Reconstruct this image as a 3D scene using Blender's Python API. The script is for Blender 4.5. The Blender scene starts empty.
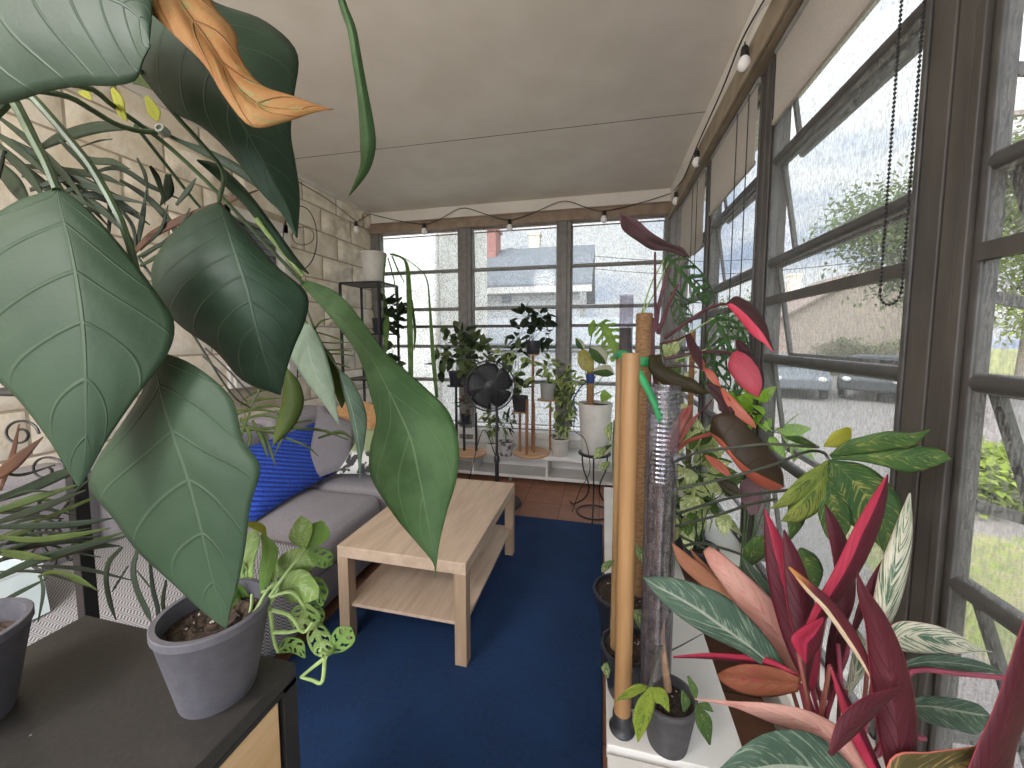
import bpy, math, random
from mathutils import Vector, Matrix, noise
R0 = random.Random(7)
PI = math.pi
COL = bpy.context.scene.collection

# ------------------------------------------------------------------ camera
FPX, CX, CY, CH = 384.0, 512.0, 369.0, 1.327
YAW, PIT = math.atan(90/384), math.atan(30/384)
FW = Vector((-math.sin(YAW)*math.cos(PIT), math.cos(YAW)*math.cos(PIT), -math.sin(PIT)))
RT = Vector((math.cos(YAW), math.sin(YAW), 0))
UP = RT.cross(FW)
EYE = Vector((0, 0, CH))
cam = bpy.data.cameras.new('camera'); cam.sensor_fit = 'HORIZONTAL'; cam.sensor_width = 36
cam.lens = 36*FPX/1024; cam.shift_y = -15/1024; cam.clip_start = .02; cam.clip_end = 500
camo = bpy.data.objects.new('camera', cam); COL.objects.link(camo)
m3 = Matrix((RT, UP, -FW)).transposed()
camo.matrix_world = Matrix.Translation(EYE) @ m3.to_4x4()
bpy.context.scene.camera = camo

def ray(x, y): return FW + RT*((x-CX)/FPX) + UP*((CY-y)/FPX)
def P(x, y, d): return EYE + ray(x, y)*d
def on(x, y, ax, v):
    r = ray(x, y); return EYE + r*((v-EYE[ax])/r[ax])
def onx(x, y, v): return on(x, y, 0, v)
def ony(x, y, v): return on(x, y, 1, v)
def onz(x, y, v): return on(x, y, 2, v)
def dep(p): return (Vector(p)-EYE).dot(FW)

# ------------------------------------------------------------------ materials
def lin(c):
    if isinstance(c, str): c = tuple(int(c[i:i+2], 16)/255 for i in (0, 2, 4))
    return tuple((v/12.92 if v <= .04045 else ((v+.055)/1.055)**2.4) for v in c)+(1,)
class NT:
    def __init__(s, name):
        s.m = bpy.data.materials.new(name); s.m.use_nodes = True
        s.t = s.m.node_tree; s.n = s.t.nodes; s.n.clear()
        s.out = s.n.new('ShaderNodeOutputMaterial')
    def add(s, typ, **kw):
        n = s.n.new('ShaderNode'+typ)
        for k, v in kw.items(): setattr(n, k, v)
        return n
    def link(s, a, b): s.t.links.new(a, b)
    def val(s, sock, v):
        if isinstance(v, bpy.types.NodeSocket): s.link(v, sock)
        else: sock.default_value = v
    def math(s, op, a, b=None, c=None):
        n = s.add('Math', operation=op); s.val(n.inputs[0], a)
        if b is not None: s.val(n.inputs[1], b)
        if c is not None: s.val(n.inputs[2], c)
        return n.outputs[0]
    def ramp(s, f, lo, hi, a=0., b=1.):
        n = s.add('MapRange', interpolation_type='SMOOTHSTEP'); n.clamp = True
        s.val(n.inputs[0], f); s.val(n.inputs[1], lo); s.val(n.inputs[2], hi); s.val(n.inputs[3], a); s.val(n.inputs[4], b)
        return n.outputs[0]
    def mix(s, f, a, b):
        n = s.add('Mix', data_type='RGBA'); s.val(n.inputs[0], f); s.val(n.inputs[6], a); s.val(n.inputs[7], b)
        return n.outputs[2]
    def noise(s, vec, scale, detail=3, rough=.55):
        n = s.add('TexNoise'); n.inputs['Scale'].default_value = scale; n.inputs['Detail'].default_value = detail; n.inputs['Roughness'].default_value = rough
        if vec is not None: s.link(vec, n.inputs['Vector'])
        return n.outputs['Fac']
    def coord(s, kind='Object', scale=None):
        v = s.add('TexCoord').outputs[kind]
        if scale:
            mp = s.add('Mapping'); mp.inputs['Scale'].default_value = scale; s.link(v, mp.inputs[0]); v = mp.outputs[0]
        return v
    def bump(s, h, dist=.002, st=1.):
        b = s.add('Bump'); b.inputs['Distance'].default_value = dist; b.inputs['Strength'].default_value = st
        s.link(h, b.inputs['Height']); return b.outputs[0]
    def bsdf(s, col, rough=.5, normal=None, **kw):
        p = s.add('BsdfPrincipled'); s.val(p.inputs['Base Color'], col); s.val(p.inputs['Roughness'], rough)
        if normal is not None: s.link(normal, p.inputs['Normal'])
        for k, v in kw.items(): p.inputs[k].default_value = v
        return p.outputs[0]
    def end(s, sh): s.link(sh, s.out.inputs[0]); return s.m

def plain(name, c1, c2=None, scale=20, rough=.5, bump=0, stretch=None, bscale=None, detail=4, lohi=(.35, .65), **kw):
    t = NT(name); v = t.coord('Object', stretch)
    nz = t.noise(v, scale, detail)
    c = t.mix(t.ramp(nz, *lohi), lin(c1), lin(c2 or c1))
    nm = t.bump(t.noise(v, bscale or scale*3, 3), bump) if bump else None
    return t.end(t.bsdf(c, rough, nm, **kw))
def wood(name, c1, c2, axis=1, rough=.5):
    t = NT(name); sc = [9, 9, 9]; sc[axis] = .9
    v = t.coord('Object', tuple(sc)); n1 = t.noise(v, 3.2, 6, .6)
    sc2 = [60, 60, 60]; sc2[axis] = 3
    n2 = t.noise(t.coord('Object', tuple(sc2)), 2.5, 3)
    c = t.mix(t.ramp(n1, .3, .7), lin(c1), lin(c2)); c = t.mix(t.ramp(n2, .5, .75, 0, .35), c, lin(c2))
    return t.end(t.bsdf(c, rough, t.bump(n2, .0006)))
def leafm(name, base, base2, vein=None, vs=.6, nv=7, k=1.6, vw=.06, mw=.035, streak=None, sa=.5, edge=None, half=None, halfpos=.5, rough=.42, trans=.22, nsc=14, bump=.0012, tip=None, fac=.66):
    """leaf blade: u across (0.5 = midrib), v from base to tip"""
    def lin(h): return tuple(v*fac for v in globals()['lin'](h)[:3])+(1,)
    t = NT(name); uv = t.add('UVMap').outputs[0]; sx = t.add('SeparateXYZ'); t.link(uv, sx.inputs[0]); U, V = sx.outputs[0], sx.outputs[1]
    a = t.math('MULTIPLY', t.math('ABSOLUTE', t.math('SUBTRACT', U, .5)), 2.)
    s = t.math('SUBTRACT', t.math('MULTIPLY', V, float(nv)), t.math('MULTIPLY', t.math('POWER', a, 1.25), k))
    pp = t.math('PINGPONG', s, .5)
    lat = t.ramp(pp, 0., vw, 1., 0.); mid = t.ramp(a, mw*.4, mw, 1., 0.)
    lat = t.math('MULTIPLY', lat, t.ramp(a, .55, 1., 1., 0.25))
    oc = t.coord('Object'); nz = t.noise(oc, nsc, 4)
    c = t.mix(t.ramp(nz, .35, .68), lin(base), lin(base2))
    if streak:
        cb = t.add('CombineXYZ'); t.link(t.math('MULTIPLY', s, 2.6), cb.inputs[0]); t.link(t.math('MULTIPLY', U, 2.2), cb.inputs[1])
        sn = t.noise(cb.outputs[0], 1.3, 4, .6)
        c = t.mix(t.ramp(sn, .62-sa*.3, .70-sa*.26), c, lin(streak))
    if half:
        hn = t.math('ADD', U, t.math('MULTIPLY', t.math('SUBTRACT', t.noise(oc, 22, 3), .5), .12))
        c = t.mix(t.ramp(hn, halfpos-.015, halfpos+.015), c, lin(half))
    if edge: c = t.mix(t.ramp(a, .93, .975), c, lin(edge))
    if tip: c = t.mix(t.ramp(V, .72, 1.), c, lin(tip))
    if vein: c = t.mix(t.math('MULTIPLY', t.math('MAXIMUM', t.math('MULTIPLY', lat, .55), mid), vs), c, lin(vein))
    h = t.math('ADD', t.math('MAXIMUM', lat, mid), t.math('MULTIPLY', t.noise(oc, 160, 2), .25))
    nm = t.bump(h, bump, .7)
    p = t.bsdf(c, min(.65, rough+.12), nm, **{'Specular IOR Level': .2})
    if trans:
        tr = t.add('BsdfTranslucent'); t.link(c, tr.inputs[0]); mx = t.add('MixShader'); mx.inputs[0].default_value = trans
        t.link(p, mx.inputs[1]); t.link(tr.outputs[0], mx.inputs[2]); p = mx.outputs[0]
    return t.end(p)

# ------------------------------------------------------------------ mesh builder
def wl(o):
    v = Vector((0, 0, 0))
    while o is not None: v += o.location; o = o.parent
    return v
class MB:
    def __init__(s): s.v = []; s.f = []; s.mi = []; s.uv = []
    def face(s, idx, mi=0, uv=None): s.f.append(idx); s.mi.append(mi); s.uv.append(uv)
    def box(s, a, b, mi=0, rot=None, piv=None):
        x0, y0, z0 = a; x1, y1, z1 = b; n = len(s.v)
        vs = [Vector(p) for p in ((x0,y0,z0),(x1,y0,z0),(x1,y1,z0),(x0,y1,z0),(x0,y0,z1),(x1,y0,z1),(x1,y1,z1),(x0,y1,z1))]
        if rot is not None:
            piv = Vector(piv) if piv is not None else sum(vs, Vector())/8
            vs = [piv + rot @ (q-piv) for q in vs]
        s.v += vs
        for q in ((3,2,1,0),(4,5,6,7),(0,1,5,4),(1,2,6,5),(2,3,7,6),(3,0,4,7)): s.face([n+i for i in q], mi)
        return s
    def bar(s, a, b, w, h, up=(0, 0, 1), mi=0):
        a = Vector(a); b = Vector(b); d = (b-a).normalized(); upv = Vector(up)
        if abs(d.dot(upv)) > .98: upv = Vector((0, 1, 0)) if abs(d.y) < .9 else Vector((1, 0, 0))
        sd = d.cross(upv).normalized(); u2 = sd.cross(d); n = len(s.v)
        for e in (a, b):
            for q, r in ((-1,-1),(1,-1),(1,1),(-1,1)): s.v.append(e+sd*(q*w/2)+u2*(r*h/2))
        for q in ((0,1,2,3),(7,6,5,4),(0,4,5,1),(1,5,6,2),(2,6,7,3),(3,7,4,0)): s.face([n+i for i in q], mi)
        return s
    def tube(s, pts, r, seg=8, mi=0, closed=False):
        pts = [Vector(p) for p in pts]; n0 = len(s.v); k = len(pts)
        rs = r if isinstance(r, (list, tuple)) else [r]*k
        prev = None
        for i, p in enumerate(pts):
            if closed: d = (pts[(i+1) % k]-pts[i-1])
            else: d = (pts[min(i+1, k-1)]-pts[max(i-1, 0)])
            d = d.normalized() if d.length > 1e-9 else Vector((0, 0, 1))
            if prev is None:
                prev = d.orthogonal().normalized()
            else:
                prev = prev - d*prev.dot(d); prev = prev.normalized() if prev.length > 1e-6 else d.orthogonal().normalized()
            b = d.cross(prev)
            for j in range(seg):
                a = 2*PI*j/seg; s.v.append(p+(prev*math.cos(a)+b*math.sin(a))*rs[i])
        rng = k if closed else k-1
        for i in range(rng):
            i2 = (i+1) % k
            for j in range(seg):
                j2 = (j+1) % seg
                s.face([n0+i*seg+j, n0+i*seg+j2, n0+i2*seg+j2, n0+i2*seg+j], mi)
        if not closed:
            s.face([n0+j for j in reversed(range(seg))], mi); s.face([n0+(k-1)*seg+j for j in range(seg)], mi)
        return s
    def lathe(s, c, prof, seg=32, mi=0, axis=None):
        c = Vector(c); n0 = len(s.v)
        ax = Vector(axis).normalized() if axis is not None else Vector((0, 0, 1))
        e1 = ax.orthogonal().normalized() if axis is not None else Vector((1, 0, 0)); e2 = ax.cross(e1)
        for r, z in prof:
            for j in range(seg):
                a = 2*PI*j/seg; s.v.append(c+ax*z+(e1*math.cos(a)+e2*math.sin(a))*max(r, 1e-5))
        for i in range(len(prof)-1):
            for j in range(seg):
                j2 = (j+1) % seg
                s.face([n0+i*seg+j, n0+i*seg+j2, n0+(i+1)*seg+j2, n0+(i+1)*seg+j], mi)
        return s
    def sphere(s, c, r, seg=12, rings=8, sc=(1, 1, 1), mi=0):
        c = Vector(c); n0 = len(s.v)
        for i in range(rings+1):
            th = PI*i/rings
            for j in range(seg):
                a = 2*PI*j/seg
                s.v.append(c+Vector((math.sin(th)*math.cos(a)*sc[0], math.sin(th)*math.sin(a)*sc[1], -math.cos(th)*sc[2]))*r)
        for i in range(rings):
            for j in range(seg):
                j2 = (j+1) % seg
                s.face([n0+i*seg+j, n0+i*seg+j2, n0+(i+1)*seg+j2, n0+(i+1)*seg+j], mi)
        return s
    def prism(s, poly, h, mi=0):
        """poly: 3-D points of one cap, h: Vector of extrusion"""
        n = len(s.v); k = len(poly); h = Vector(h)
        s.v += [Vector(p) for p in poly]+[Vector(p)+h for p in poly]
        s.face(list(reversed(range(n, n+k))), mi); s.face(list(range(n+k, n+2*k)), mi)
        for i in range(k): s.face([n+i, n+(i+1) % k, n+k+(i+1) % k, n+k+i], mi)
        return s
    def grid(s, rows, mi=0, uvs=None, skip=None):
        n0 = len(s.v); k = len(rows[0])
        for r in rows: s.v += [Vector(p) for p in r]
        for i in range(len(rows)-1):
            for j in range(k-1):
                if skip and skip(i, j): continue
                uv = None
                if uvs: uv = [uvs[i][j], uvs[i][j+1], uvs[i+1][j+1], uvs[i+1][j]]
                s.face([n0+i*k+j, n0+i*k+j+1, n0+(i+1)*k+j+1, n0+(i+1)*k+j], mi, uv)
        return s
    def build(s, name, mat, parent=None, smooth=True, bevel=0, sub=0, solid=0, angle=40, moff=0, loc=None):
        me = bpy.data.meshes.new(name); off = wl(parent) if parent else (Vector(loc) if loc is not None else Vector())
        me.from_pydata([tuple(q-off) for q in s.v], [], s.f)
        for m in (mat if isinstance(mat, (list, tuple)) else [mat]): me.materials.append(m)
        for p, mi in zip(me.polygons, s.mi): p.material_index = mi; p.use_smooth = smooth
        if any(u is not None for u in s.uv):
            lay = me.uv_layers.new(name='UVMap')
            for p, u in zip(me.polygons, s.uv):
                if u:
                    for li, q in zip(p.loop_indices, u): lay.data[li].uv = q
        me.update()
        if smooth and angle: me.set_sharp_from_angle(angle=math.radians(angle))
        o = bpy.data.objects.new(name, me); COL.objects.link(o)
        if parent: o.parent = parent
        elif loc is not None: o.location = loc
        if bevel:
            b = o.modifiers.new('bevel', 'BEVEL'); b.width = bevel; b.segments = 2; b.limit_method = 'ANGLE'
        if solid:
            b = o.modifiers.new('solid', 'SOLIDIFY'); b.thickness = solid; b.offset = -1; b.material_offset = moff
        if sub:
            b = o.modifiers.new('sub', 'SUBSURF'); b.levels = sub; b.render_levels = sub
        return o
def tag(o, label=None, cat=None, group=None, kind=None):
    if label: o['label'] = label
    if cat: o['category'] = cat
    if group: o['group'] = group
    if kind: o['kind'] = kind
    return o
def thing(name, loc, label, cat, group=None, kind=None):
    o = bpy.data.objects.new(name, None); COL.objects.link(o); o.location = loc; o.empty_display_size = .05
    return tag(o, label, cat, group, kind)
def cr(pts, n):
    """Catmull-Rom resample of a list of Vectors (or floats) to n samples"""
    k = len(pts)-1; out = []
    for i in range(n):
        t = i/(n-1)*k; j = min(int(t), k-1); u = t-j
        p0 = pts[j-1] if j > 0 else pts[0]*2-pts[1]
        p1, p2 = pts[j], pts[j+1]
        p3 = pts[j+2] if j+2 <= k else pts[k]*2-pts[k-1]
        out.append((p1*2+(p2-p0)*u+(p0*2-p1*5+p2*4-p3)*(u*u)+(p1*3-p0-p2*3+p3)*(u**3))*.5)
    return out
def wire(pts, n): return cr([Vector(p) for p in pts], n)

# ------------------------------------------------------------------ leaves
def blade(mb, M3, L3, R3, n=26, m=5, cup=0., rip=0., nv=7, holes=None, face_cam=True, twist=0):
    mid, le, ri = cr(M3, n), cr(L3, n), cr(R3, n)
    rows = []; uvs = []
    for i in range(n):
        tg = mid[min(i+1, n-1)]-mid[max(i-1, 0)]; ac = ri[i]-le[i]
        nr = ac.cross(tg)
        nr = nr.normalized() if nr.length > 1e-12 else Vector((0, 0, 1))
        if face_cam and nr.dot(EYE-mid[i]) < 0: nr = -nr
        hw = ac.length/2; v = i/(n-1); row = []; uu = []
        for j in range(-m, m+1):
            u = j/m; e = ri[i] if u > 0 else le[i]; a = abs(u)
            p = mid[i].lerp(e, a)+nr*(cup*hw*math.sin(PI*a))
            if rip: p += nr*(rip*hw*math.sin(PI*min(1, a*1.05))*(abs(math.sin(PI*(v*nv-a**1.25*1.6)))-.5)) + nr*(rip*.5*hw*a*a*math.sin(9*v+2.2*u))
            row.append(p); uu.append((u*.5+.5, v))
        rows.append(row); uvs.append(uu)
    sk = None
    if holes:
        lo, hi, f0, f1, hn = holes
        def sk(i, j):
            u = abs((j+.5)/m-1); v = (i+.5)/(n-1)
            f = (v*hn-u*.9) % 1.
            return lo < u < hi and f0 < f < f1 and .08 < v < .93
    # orient so that the camera-facing side is the normal side
    c = rows[n//2]; q = (c[m+1]-c[m-1]).cross(rows[n//2+1][m]-rows[n//2-1][m])
    if face_cam and q.dot(EYE-c[m]) < 0:
        rows = [list(reversed(r)) for r in rows]; uvs = [list(reversed(r)) for r in uvs]
    mb.grid(rows, uvs=uvs, skip=sk)
def pleaf(parent, rows, d, mats, dl=.0, dr=.0, bow=0., cup=.06, rip=0., nv=7, n=26, m=5, holes=None, name='leaf', label=None, thick=.0007, sub=0):
    """leaf traced against the photograph and stood at its own distance: rows (mx,my,lx,ly,rx,ry), d=(depth at base, depth at tip)"""
    mb = MB(); groups = rows if isinstance(rows[0][0], (tuple, list)) else [rows]
    for rw in groups:
        M3, L3, R3 = [], [], []
        for i, q in enumerate(rw):
            t = i/(len(rw)-1); dm = d[0]+(d[1]-d[0])*t+bow*math.sin(PI*t)
            if len(q) == 2: q = (q[0], q[1], q[0]-.6, q[1], q[0]+.6, q[1])
            hl = math.hypot(q[2]-q[0], q[3]-q[1])*dm/FPX; hr = math.hypot(q[4]-q[0], q[5]-q[1])*dm/FPX
            M3.append(P(q[0], q[1], dm)); L3.append(P(q[2], q[3], dm+dl*hl)); R3.append(P(q[4], q[5], dm+dr*hr))
        blade(mb, M3, L3, R3, n, m, cup, rip, nv, holes)
    o = mb.build(name, list(mats), parent, solid=thick, moff=1 if len(mats) > 1 else 0, angle=0, sub=sub)
    if label: o['label'] = label
    return o
def sleaf(parent, cl, ws, d, mats, **kw):
    """leaf by centre line [(x,y)...] and half-widths in pixels"""
    rows = []
    for i, (x, y) in enumerate(cl):
        a = cl[max(i-1, 0)]; b = cl[min(i+1, len(cl)-1)]; tx, ty = b[0]-a[0], b[1]-a[1]; l = math.hypot(tx, ty) or 1
        nx, ny = -ty/l, tx/l; w = ws[i]
        wl_, wr = w if isinstance(w, tuple) else (w, w)
        rows.append((x, y, x+nx*wr, y+ny*wr, x-nx*wl_, y-ny*wl_))
    return pleaf(parent, rows, d, mats, **kw)
def ovate(t): return max(.02, math.sin(PI*min(1, t**.72))**.85)
def strap(t): return max(.05, min(1, t*5)*(1-t**4))
def heart(t): return max(.03, math.sin(PI*min(1, (t*.93+.07)**.6))**.8)
def leaf3(mb, base, dr, up, L, W, fold=.25, droop=.3, shape=ovate, n=6, m=2, mi=0, side=0.):
    dr = Vector(dr).normalized(); up = Vector(up); sd = dr.cross(up)
    if sd.length < 1e-4: sd = dr.orthogonal()
    sd.normalize(); nr = sd.cross(dr); p = Vector(base); rows = []; uvs = []
    d = dr.copy(); st = L/(n-1)
    for i in range(n):
        t = i/(n-1); w = W*.5*shape(t); rows.append([p+sd*(j/m*w)+nr*(abs(j/m)*w*fold) for j in range(-m, m+1)])
        uvs.append([(j/m*.5+.5, t) for j in range(-m, m+1)])
        d = (d+Vector((0, 0, -droop/(n-1)))+sd*(side/(n-1))).normalized(); p = p+d*st; nr = sd.cross(d)
    if nr.z < 0 and False: rows = [list(reversed(r)) for r in rows]
    mb.grid(rows, mi, uvs)
    return p
def tubes(parent, name, pts, r0, r1, mat, n=14, seg=7):
    w = wire(pts, n); return MB().tube(w, [r0+(r1-r0)*i/(n-1) for i in range(n)], seg).build(name, mat, parent)
def ptube(parent, name, px, d0, d1, r0, r1, mat, n=16):
    k = len(px)-1
    return tubes(parent, name, [P(x, y, d0+(d1-d0)*i/k) for i, (x, y) in enumerate(px)], r0, r1, mat, n)
#@@MAIN
# ------------------------------------------------------------------ shared materials
M_ceil = plain('ceiling_paint', 'e6e0d6', 'ded7cc', 3, .7, .0012, bscale=14)
M_white = plain('white_paint', 'd9d5ce', 'cdc8c0', 6, .5)
M_cream = plain('cream_stone', 'ebe2d3', 'dacdb8', 9, .8, .004, bscale=40)
M_mortar = plain('mortar', 'b3a692', 'a39683', 14, .9, .002)
M_post = plain('weathered_aluminium', '4d4842', '413c37', 18, .55, .0006, stretch=(1, 1, .25))
M_rail = plain('rail_aluminium', '8c8b86', '7c7b77', 22, .45, .0003)
M_postf = plain('grey_post_paint', '7b7671', '6c6762', 18, .55, .0006)
M_railr = plain('rail_dark', '4c4946', '403e3b', 22, .45, .0003)
M_head = plain('header_wood', '97846f', '84705e', 9, .6, .001)
M_tile = None
def tile_mat():
    t = NT('terracotta_tile'); b = t.add('TexBrick'); t.link(t.coord('Object'), b.inputs[0])
    b.offset = 0; b.inputs['Scale'].default_value = 1; b.inputs['Brick Width'].default_value = .3; b.inputs['Row Height'].default_value = .3
    b.inputs['Mortar Size'].default_value = .004
    b.inputs['Color1'].default_value = lin('a2745c'); b.inputs['Color2'].default_value = lin('8f6450'); b.inputs['Mortar'].default_value = lin('5f4438')
    c = t.mix(t.ramp(t.noise(t.coord(), 9, 5), .35, .7, 0, .5), b.outputs[0], lin('7d5442'))
    return t.end(t.bsdf(c, .5))
M_tile = tile_mat()
def screen_mat():
    t = NT('insect_screen')
    n1 = t.noise(t.coord('Object', (150, 150, 42)), 1.6, 2, .6); n2 = t.noise(t.coord('Object', (60, 60, 330)), 1.2, 2, .6)
    f = t.math('ADD', t.ramp(n1, .42, .62, .03, .28), t.ramp(n2, .5, .62, 0, .10))
    tr = t.add('BsdfTransparent'); df = t.add('BsdfDiffuse'); df.inputs[0].default_value = lin('a09e9b')
    tl = t.add('BsdfTranslucent'); tl.inputs[0].default_value = lin('b8b7b5')
    m1 = t.add('MixShader'); m1.inputs[0].default_value = .4; t.link(df.outputs[0], m1.inputs[1]); t.link(tl.outputs[0], m1.inputs[2])
    mx = t.add('MixShader'); t.link(f, mx.inputs[0]); t.link(tr.outputs[0], mx.inputs[1]); t.link(m1.outputs[0], mx.inputs[2])
    return t.end(mx.outputs[0])
M_screen = screen_mat()
def glass_mat(name, haze=.015, gl=.012, tint='f4f7f7'):
    t = NT(name); tr = t.add('BsdfTransparent'); tr.inputs[0].default_value = lin(tint); g = t.add('BsdfGlossy'); g.inputs['Roughness'].default_value = .05
    m1 = t.add('MixShader'); m1.inputs[0].default_value = gl; t.link(tr.outputs[0], m1.inputs[1]); t.link(g.outputs[0], m1.inputs[2])
    df = t.add('BsdfTranslucent'); df.inputs[0].default_value = lin('e2e6e6'); m2 = t.add('MixShader'); m2.inputs[0].default_value = haze
    t.link(m1.outputs[0], m2.inputs[1]); t.link(df.outputs[0], m2.inputs[2]); return t.end(m2.outputs[0])
M_pane = glass_mat('window_glass')
M_black = plain('black_metal', '1c1b1c', '242324', 20, .45)
M_blackp = plain('black_plastic', '232325', '2d2d30', 30, .45)
M_bulb = plain('frosted_bulb_glass', 'f4f3f0', 'ecebe7', 9, .2)
M_wire = plain('black_cable', '1e1d1c', None, 20, .6)

# ------------------------------------------------------------------ room shell
XL, XR, YF, ZC, YB = -2.40, .60, 3.73, 2.635, -1.35
def structure(o): o['kind'] = 'structure'; return o
structure(MB().box((XL-.25, YB, -.12), (XR+.06, YF+.08, 0)).build('floor', M_tile, smooth=False))
ya, yb = onz(297, 158, ZC), onz(707, 112, ZC)
g = .0045
cm = MB()
cm.prism([(XL-.2, YB, ZC), (XR+.12, YB, ZC), (XR+.12, yb.y-g, ZC), (XL-.2, ya.y-g, ZC)], (0, 0, .03))
cm.prism([(XL-.2, ya.y+g, ZC), (XR+.12, yb.y+g, ZC), (XR+.12, YF+.15, ZC), (XL-.2, YF+.15, ZC)], (0, 0, .03))
cm.box((XL-.9, YB-.1, ZC+.03), (XR+.45, YF+.45, ZC+.16))
structure(cm.build('ceiling', M_ceil, smooth=False))
sy_ = (ya.y+yb.y)/2
structure(MB().prism([(XL-.2, ya.y-.0045, ZC+.001), (XR+.1, yb.y-.0045, ZC+.001), (XR+.1, yb.y+.0045, ZC+.001), (XL-.2, ya.y+.0045, ZC+.001)], (0, 0, .006)).build('trim_16', M_wire, smooth=False))
# block wall on the left
WY0, WY1, WZ0, WZ1 = 2.04, 2.56, 1.02, 2.18
wm = MB(); bw, bh = .41, .205
rw = random.Random(3)
for r in range(13):
    z0 = r*bh+.0; y = YB-(bw/2 if r % 2 else 0)
    while y < YF:
        y0, y1, z1 = max(y, YB)+.006, min(y+bw, YF)-.006, min(z0+bh, ZC)-.006; za = z0+.006
        y += bw
        if y1-y0 < .03: continue
        if y1 > WY0-.02 and y0 < WY1+.02 and z1 > WZ0-.02 and za < WZ1+.02:
            if y0 < WY0-.05: y1 = min(y1, WY0-.02)
            elif y1 > WY1+.05: y0 = max(y0, WY1+.02)
            else: continue
        rough = (y0 > 2.95 and rw.random() < .8) or rw.random() < .12
        ny, nz = max(3, int((y1-y0)/.022)), 9
        amp = .035 if rough else .004; seed = rw.random()*50; rows = []
        for j in range(nz+1):
            row = []
            for i in range(ny+1):
                yy = y0+(y1-y0)*i/ny; zz = za+(z1-za)*j/nz
                e = min(i, ny-i, j, nz-j); k = 0 if e == 0 else (.55 if e == 1 else 1)
                nv_ = noise.noise(Vector((yy*9+seed, zz*13, seed)))+.5*noise.noise(Vector((yy*25+seed, zz*30, 3)))
                row.append((XL+.002+k*(.008+amp*(.5+.8*nv_)), yy, zz))
            rows.append(row)
        wm.grid(rows)
wall = MB().box((XL-.2, YB, 0), (XL, WY0-.02, ZC), 0).box((XL-.2, WY1+.02, 0), (XL, YF+.15, ZC)).box((XL-.2, WY0-.02, 0), (XL, WY1+.02, WZ0-.02)).box((XL-.2, WY0-.02, WZ1+.02), (XL, WY1+.02, ZC)).build('wall_left', M_mortar, smooth=False)
structure(wall)
wm.build('stone_block_face', M_cream, wall, angle=50)
structure(MB().box((XL, YB, ZC-.035), (XL+.03, YF, ZC)).build('trim_1', M_white, smooth=False))
# house window in the block wall
w1 = thing('window_1', (XL, (WY0+WY1)/2, WZ0), 'white framed house window in the cream block wall', 'window', kind='structure')
fm = MB()
for a, b in (((XL-.05, WY0-.02, WZ0-.02), (XL+.03, WY0+.05, WZ1+.02)), ((XL-.05, WY1-.05, WZ0-.02), (XL+.03, WY1+.02, WZ1+.02)), ((XL-.05, WY0, WZ0-.02), (XL+.05, WY1, WZ0+.05)), ((XL-.05, WY0, WZ1-.05), (XL+.03, WY1, WZ1+.02)), ((XL-.04, WY0, 1.58), (XL+.01, WY1, 1.62))): fm.box(a, b)
fm.build('window_frame', M_white, w1, smooth=False, bevel=.004)
MB().box((XL-.035, WY0+.04, WZ0+.04), (XL-.03, WY1-.04, WZ1-.04)).build('window_pane', M_pane, w1, smooth=False)
bl = MB()
for i in range(24): bl.box((XL-.09, WY0+.02, WZ0+.06+i*.046), (XL-.075, WY1-.02, WZ0+.098+i*.046))
bl.box((XL-.2, WY0-.02, WZ0-.02), (XL-.19, WY1+.02, WZ1+.02))
bl.build('slat_blind', plain('blind_grey', '9a98a0', None, 9, .6), w1, smooth=False)

# ------------------------------------------------------------------ window walls
def rbox(mb, pt, s0, s1, n0, n1, z0, z1):
    a, b = pt(s0, n0, z0), pt(s1, n1, z1)
    mb.box([min(a[i], b[i]) for i in range(3)], [max(a[i], b[i]) for i in range(3)])
def window(num, pt, s0, s1, zb, zt, rails, thin, tilt, desc, sw=.02, fw=.022, rm=None):
    rm = rm or M_railr
    root = thing('window_%d' % num, pt((s0+s1)/2, 0, zb), desc, 'window', kind='structure')
    fr = MB()
    for q in ((s0, s0+fw, zb, zt), (s1-fw, s1, zb, zt), (s0, s1, zb, zb+fw), (s0, s1, zt-fw, zt)): rbox(fr, pt, q[0], q[1], -.008, .018, q[2], q[3])
    fr.build('window_frame', rm, root, smooth=False, bevel=.003)
    zs = [zt-.03]+rails+[zb+.03]
    for z in rails:
        MB().tube([pt(s0+.01, .008, z), pt(s1-.01, .008, z)], .017, 10).build('rail', rm, root)
    for z in thin:
        t = MB(); rbox(t, pt, s0+.01, s1-.01, -.012, .004, z-.014, z+.014); t.build('crossbar', M_post, root, smooth=False)
    for i in range(len(zs)-1):
        h = zs[i]-zs[i+1]; tt = tilt*h/.36; fr = MB(); a, b = s0+fw*.9, s1-fw*.9
        A, B = pt(a, .03, zs[i]-.012), pt(b, .03, zs[i]-.012); c, d = pt(a, .03+tt, zs[i+1]+.012), pt(b, .03+tt, zs[i+1]+.012)
        for u, v in ((A, B), (c, d), (A, c), (B, d)): fr.bar(u, v, sw, .012, up=pt(0, 1, 0, True))
        if tilt > .09:
            for s in (a-.008, b+.008): fr.bar(pt(s, .02, zs[i+1]+.14), pt(s, .028+tt*.66, zs[i]-h*.66), .008, .018, up=(0, 0, 1))
        sash = fr.build('sash', rm, root, smooth=False)
        MB().prism([A, B, d, c], pt(0, .003, 0, True)).build('pane', M_pane, sash, smooth=False)
    q = [pt(s0+.01, -.002, zb+.01), pt(s1-.01, -.002, zb+.01), pt(s1-.01, -.002, zt-.01), pt(s0+.01, -.002, zt-.01)]
    MB().prism(q, pt(0, .001, 0, True)).build('insect_screen', M_screen, root, smooth=False)
    return root
def pf(s, n, z, vec=False): return Vector((0, n, 0)) if vec else Vector((s, YF+n, z))
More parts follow.
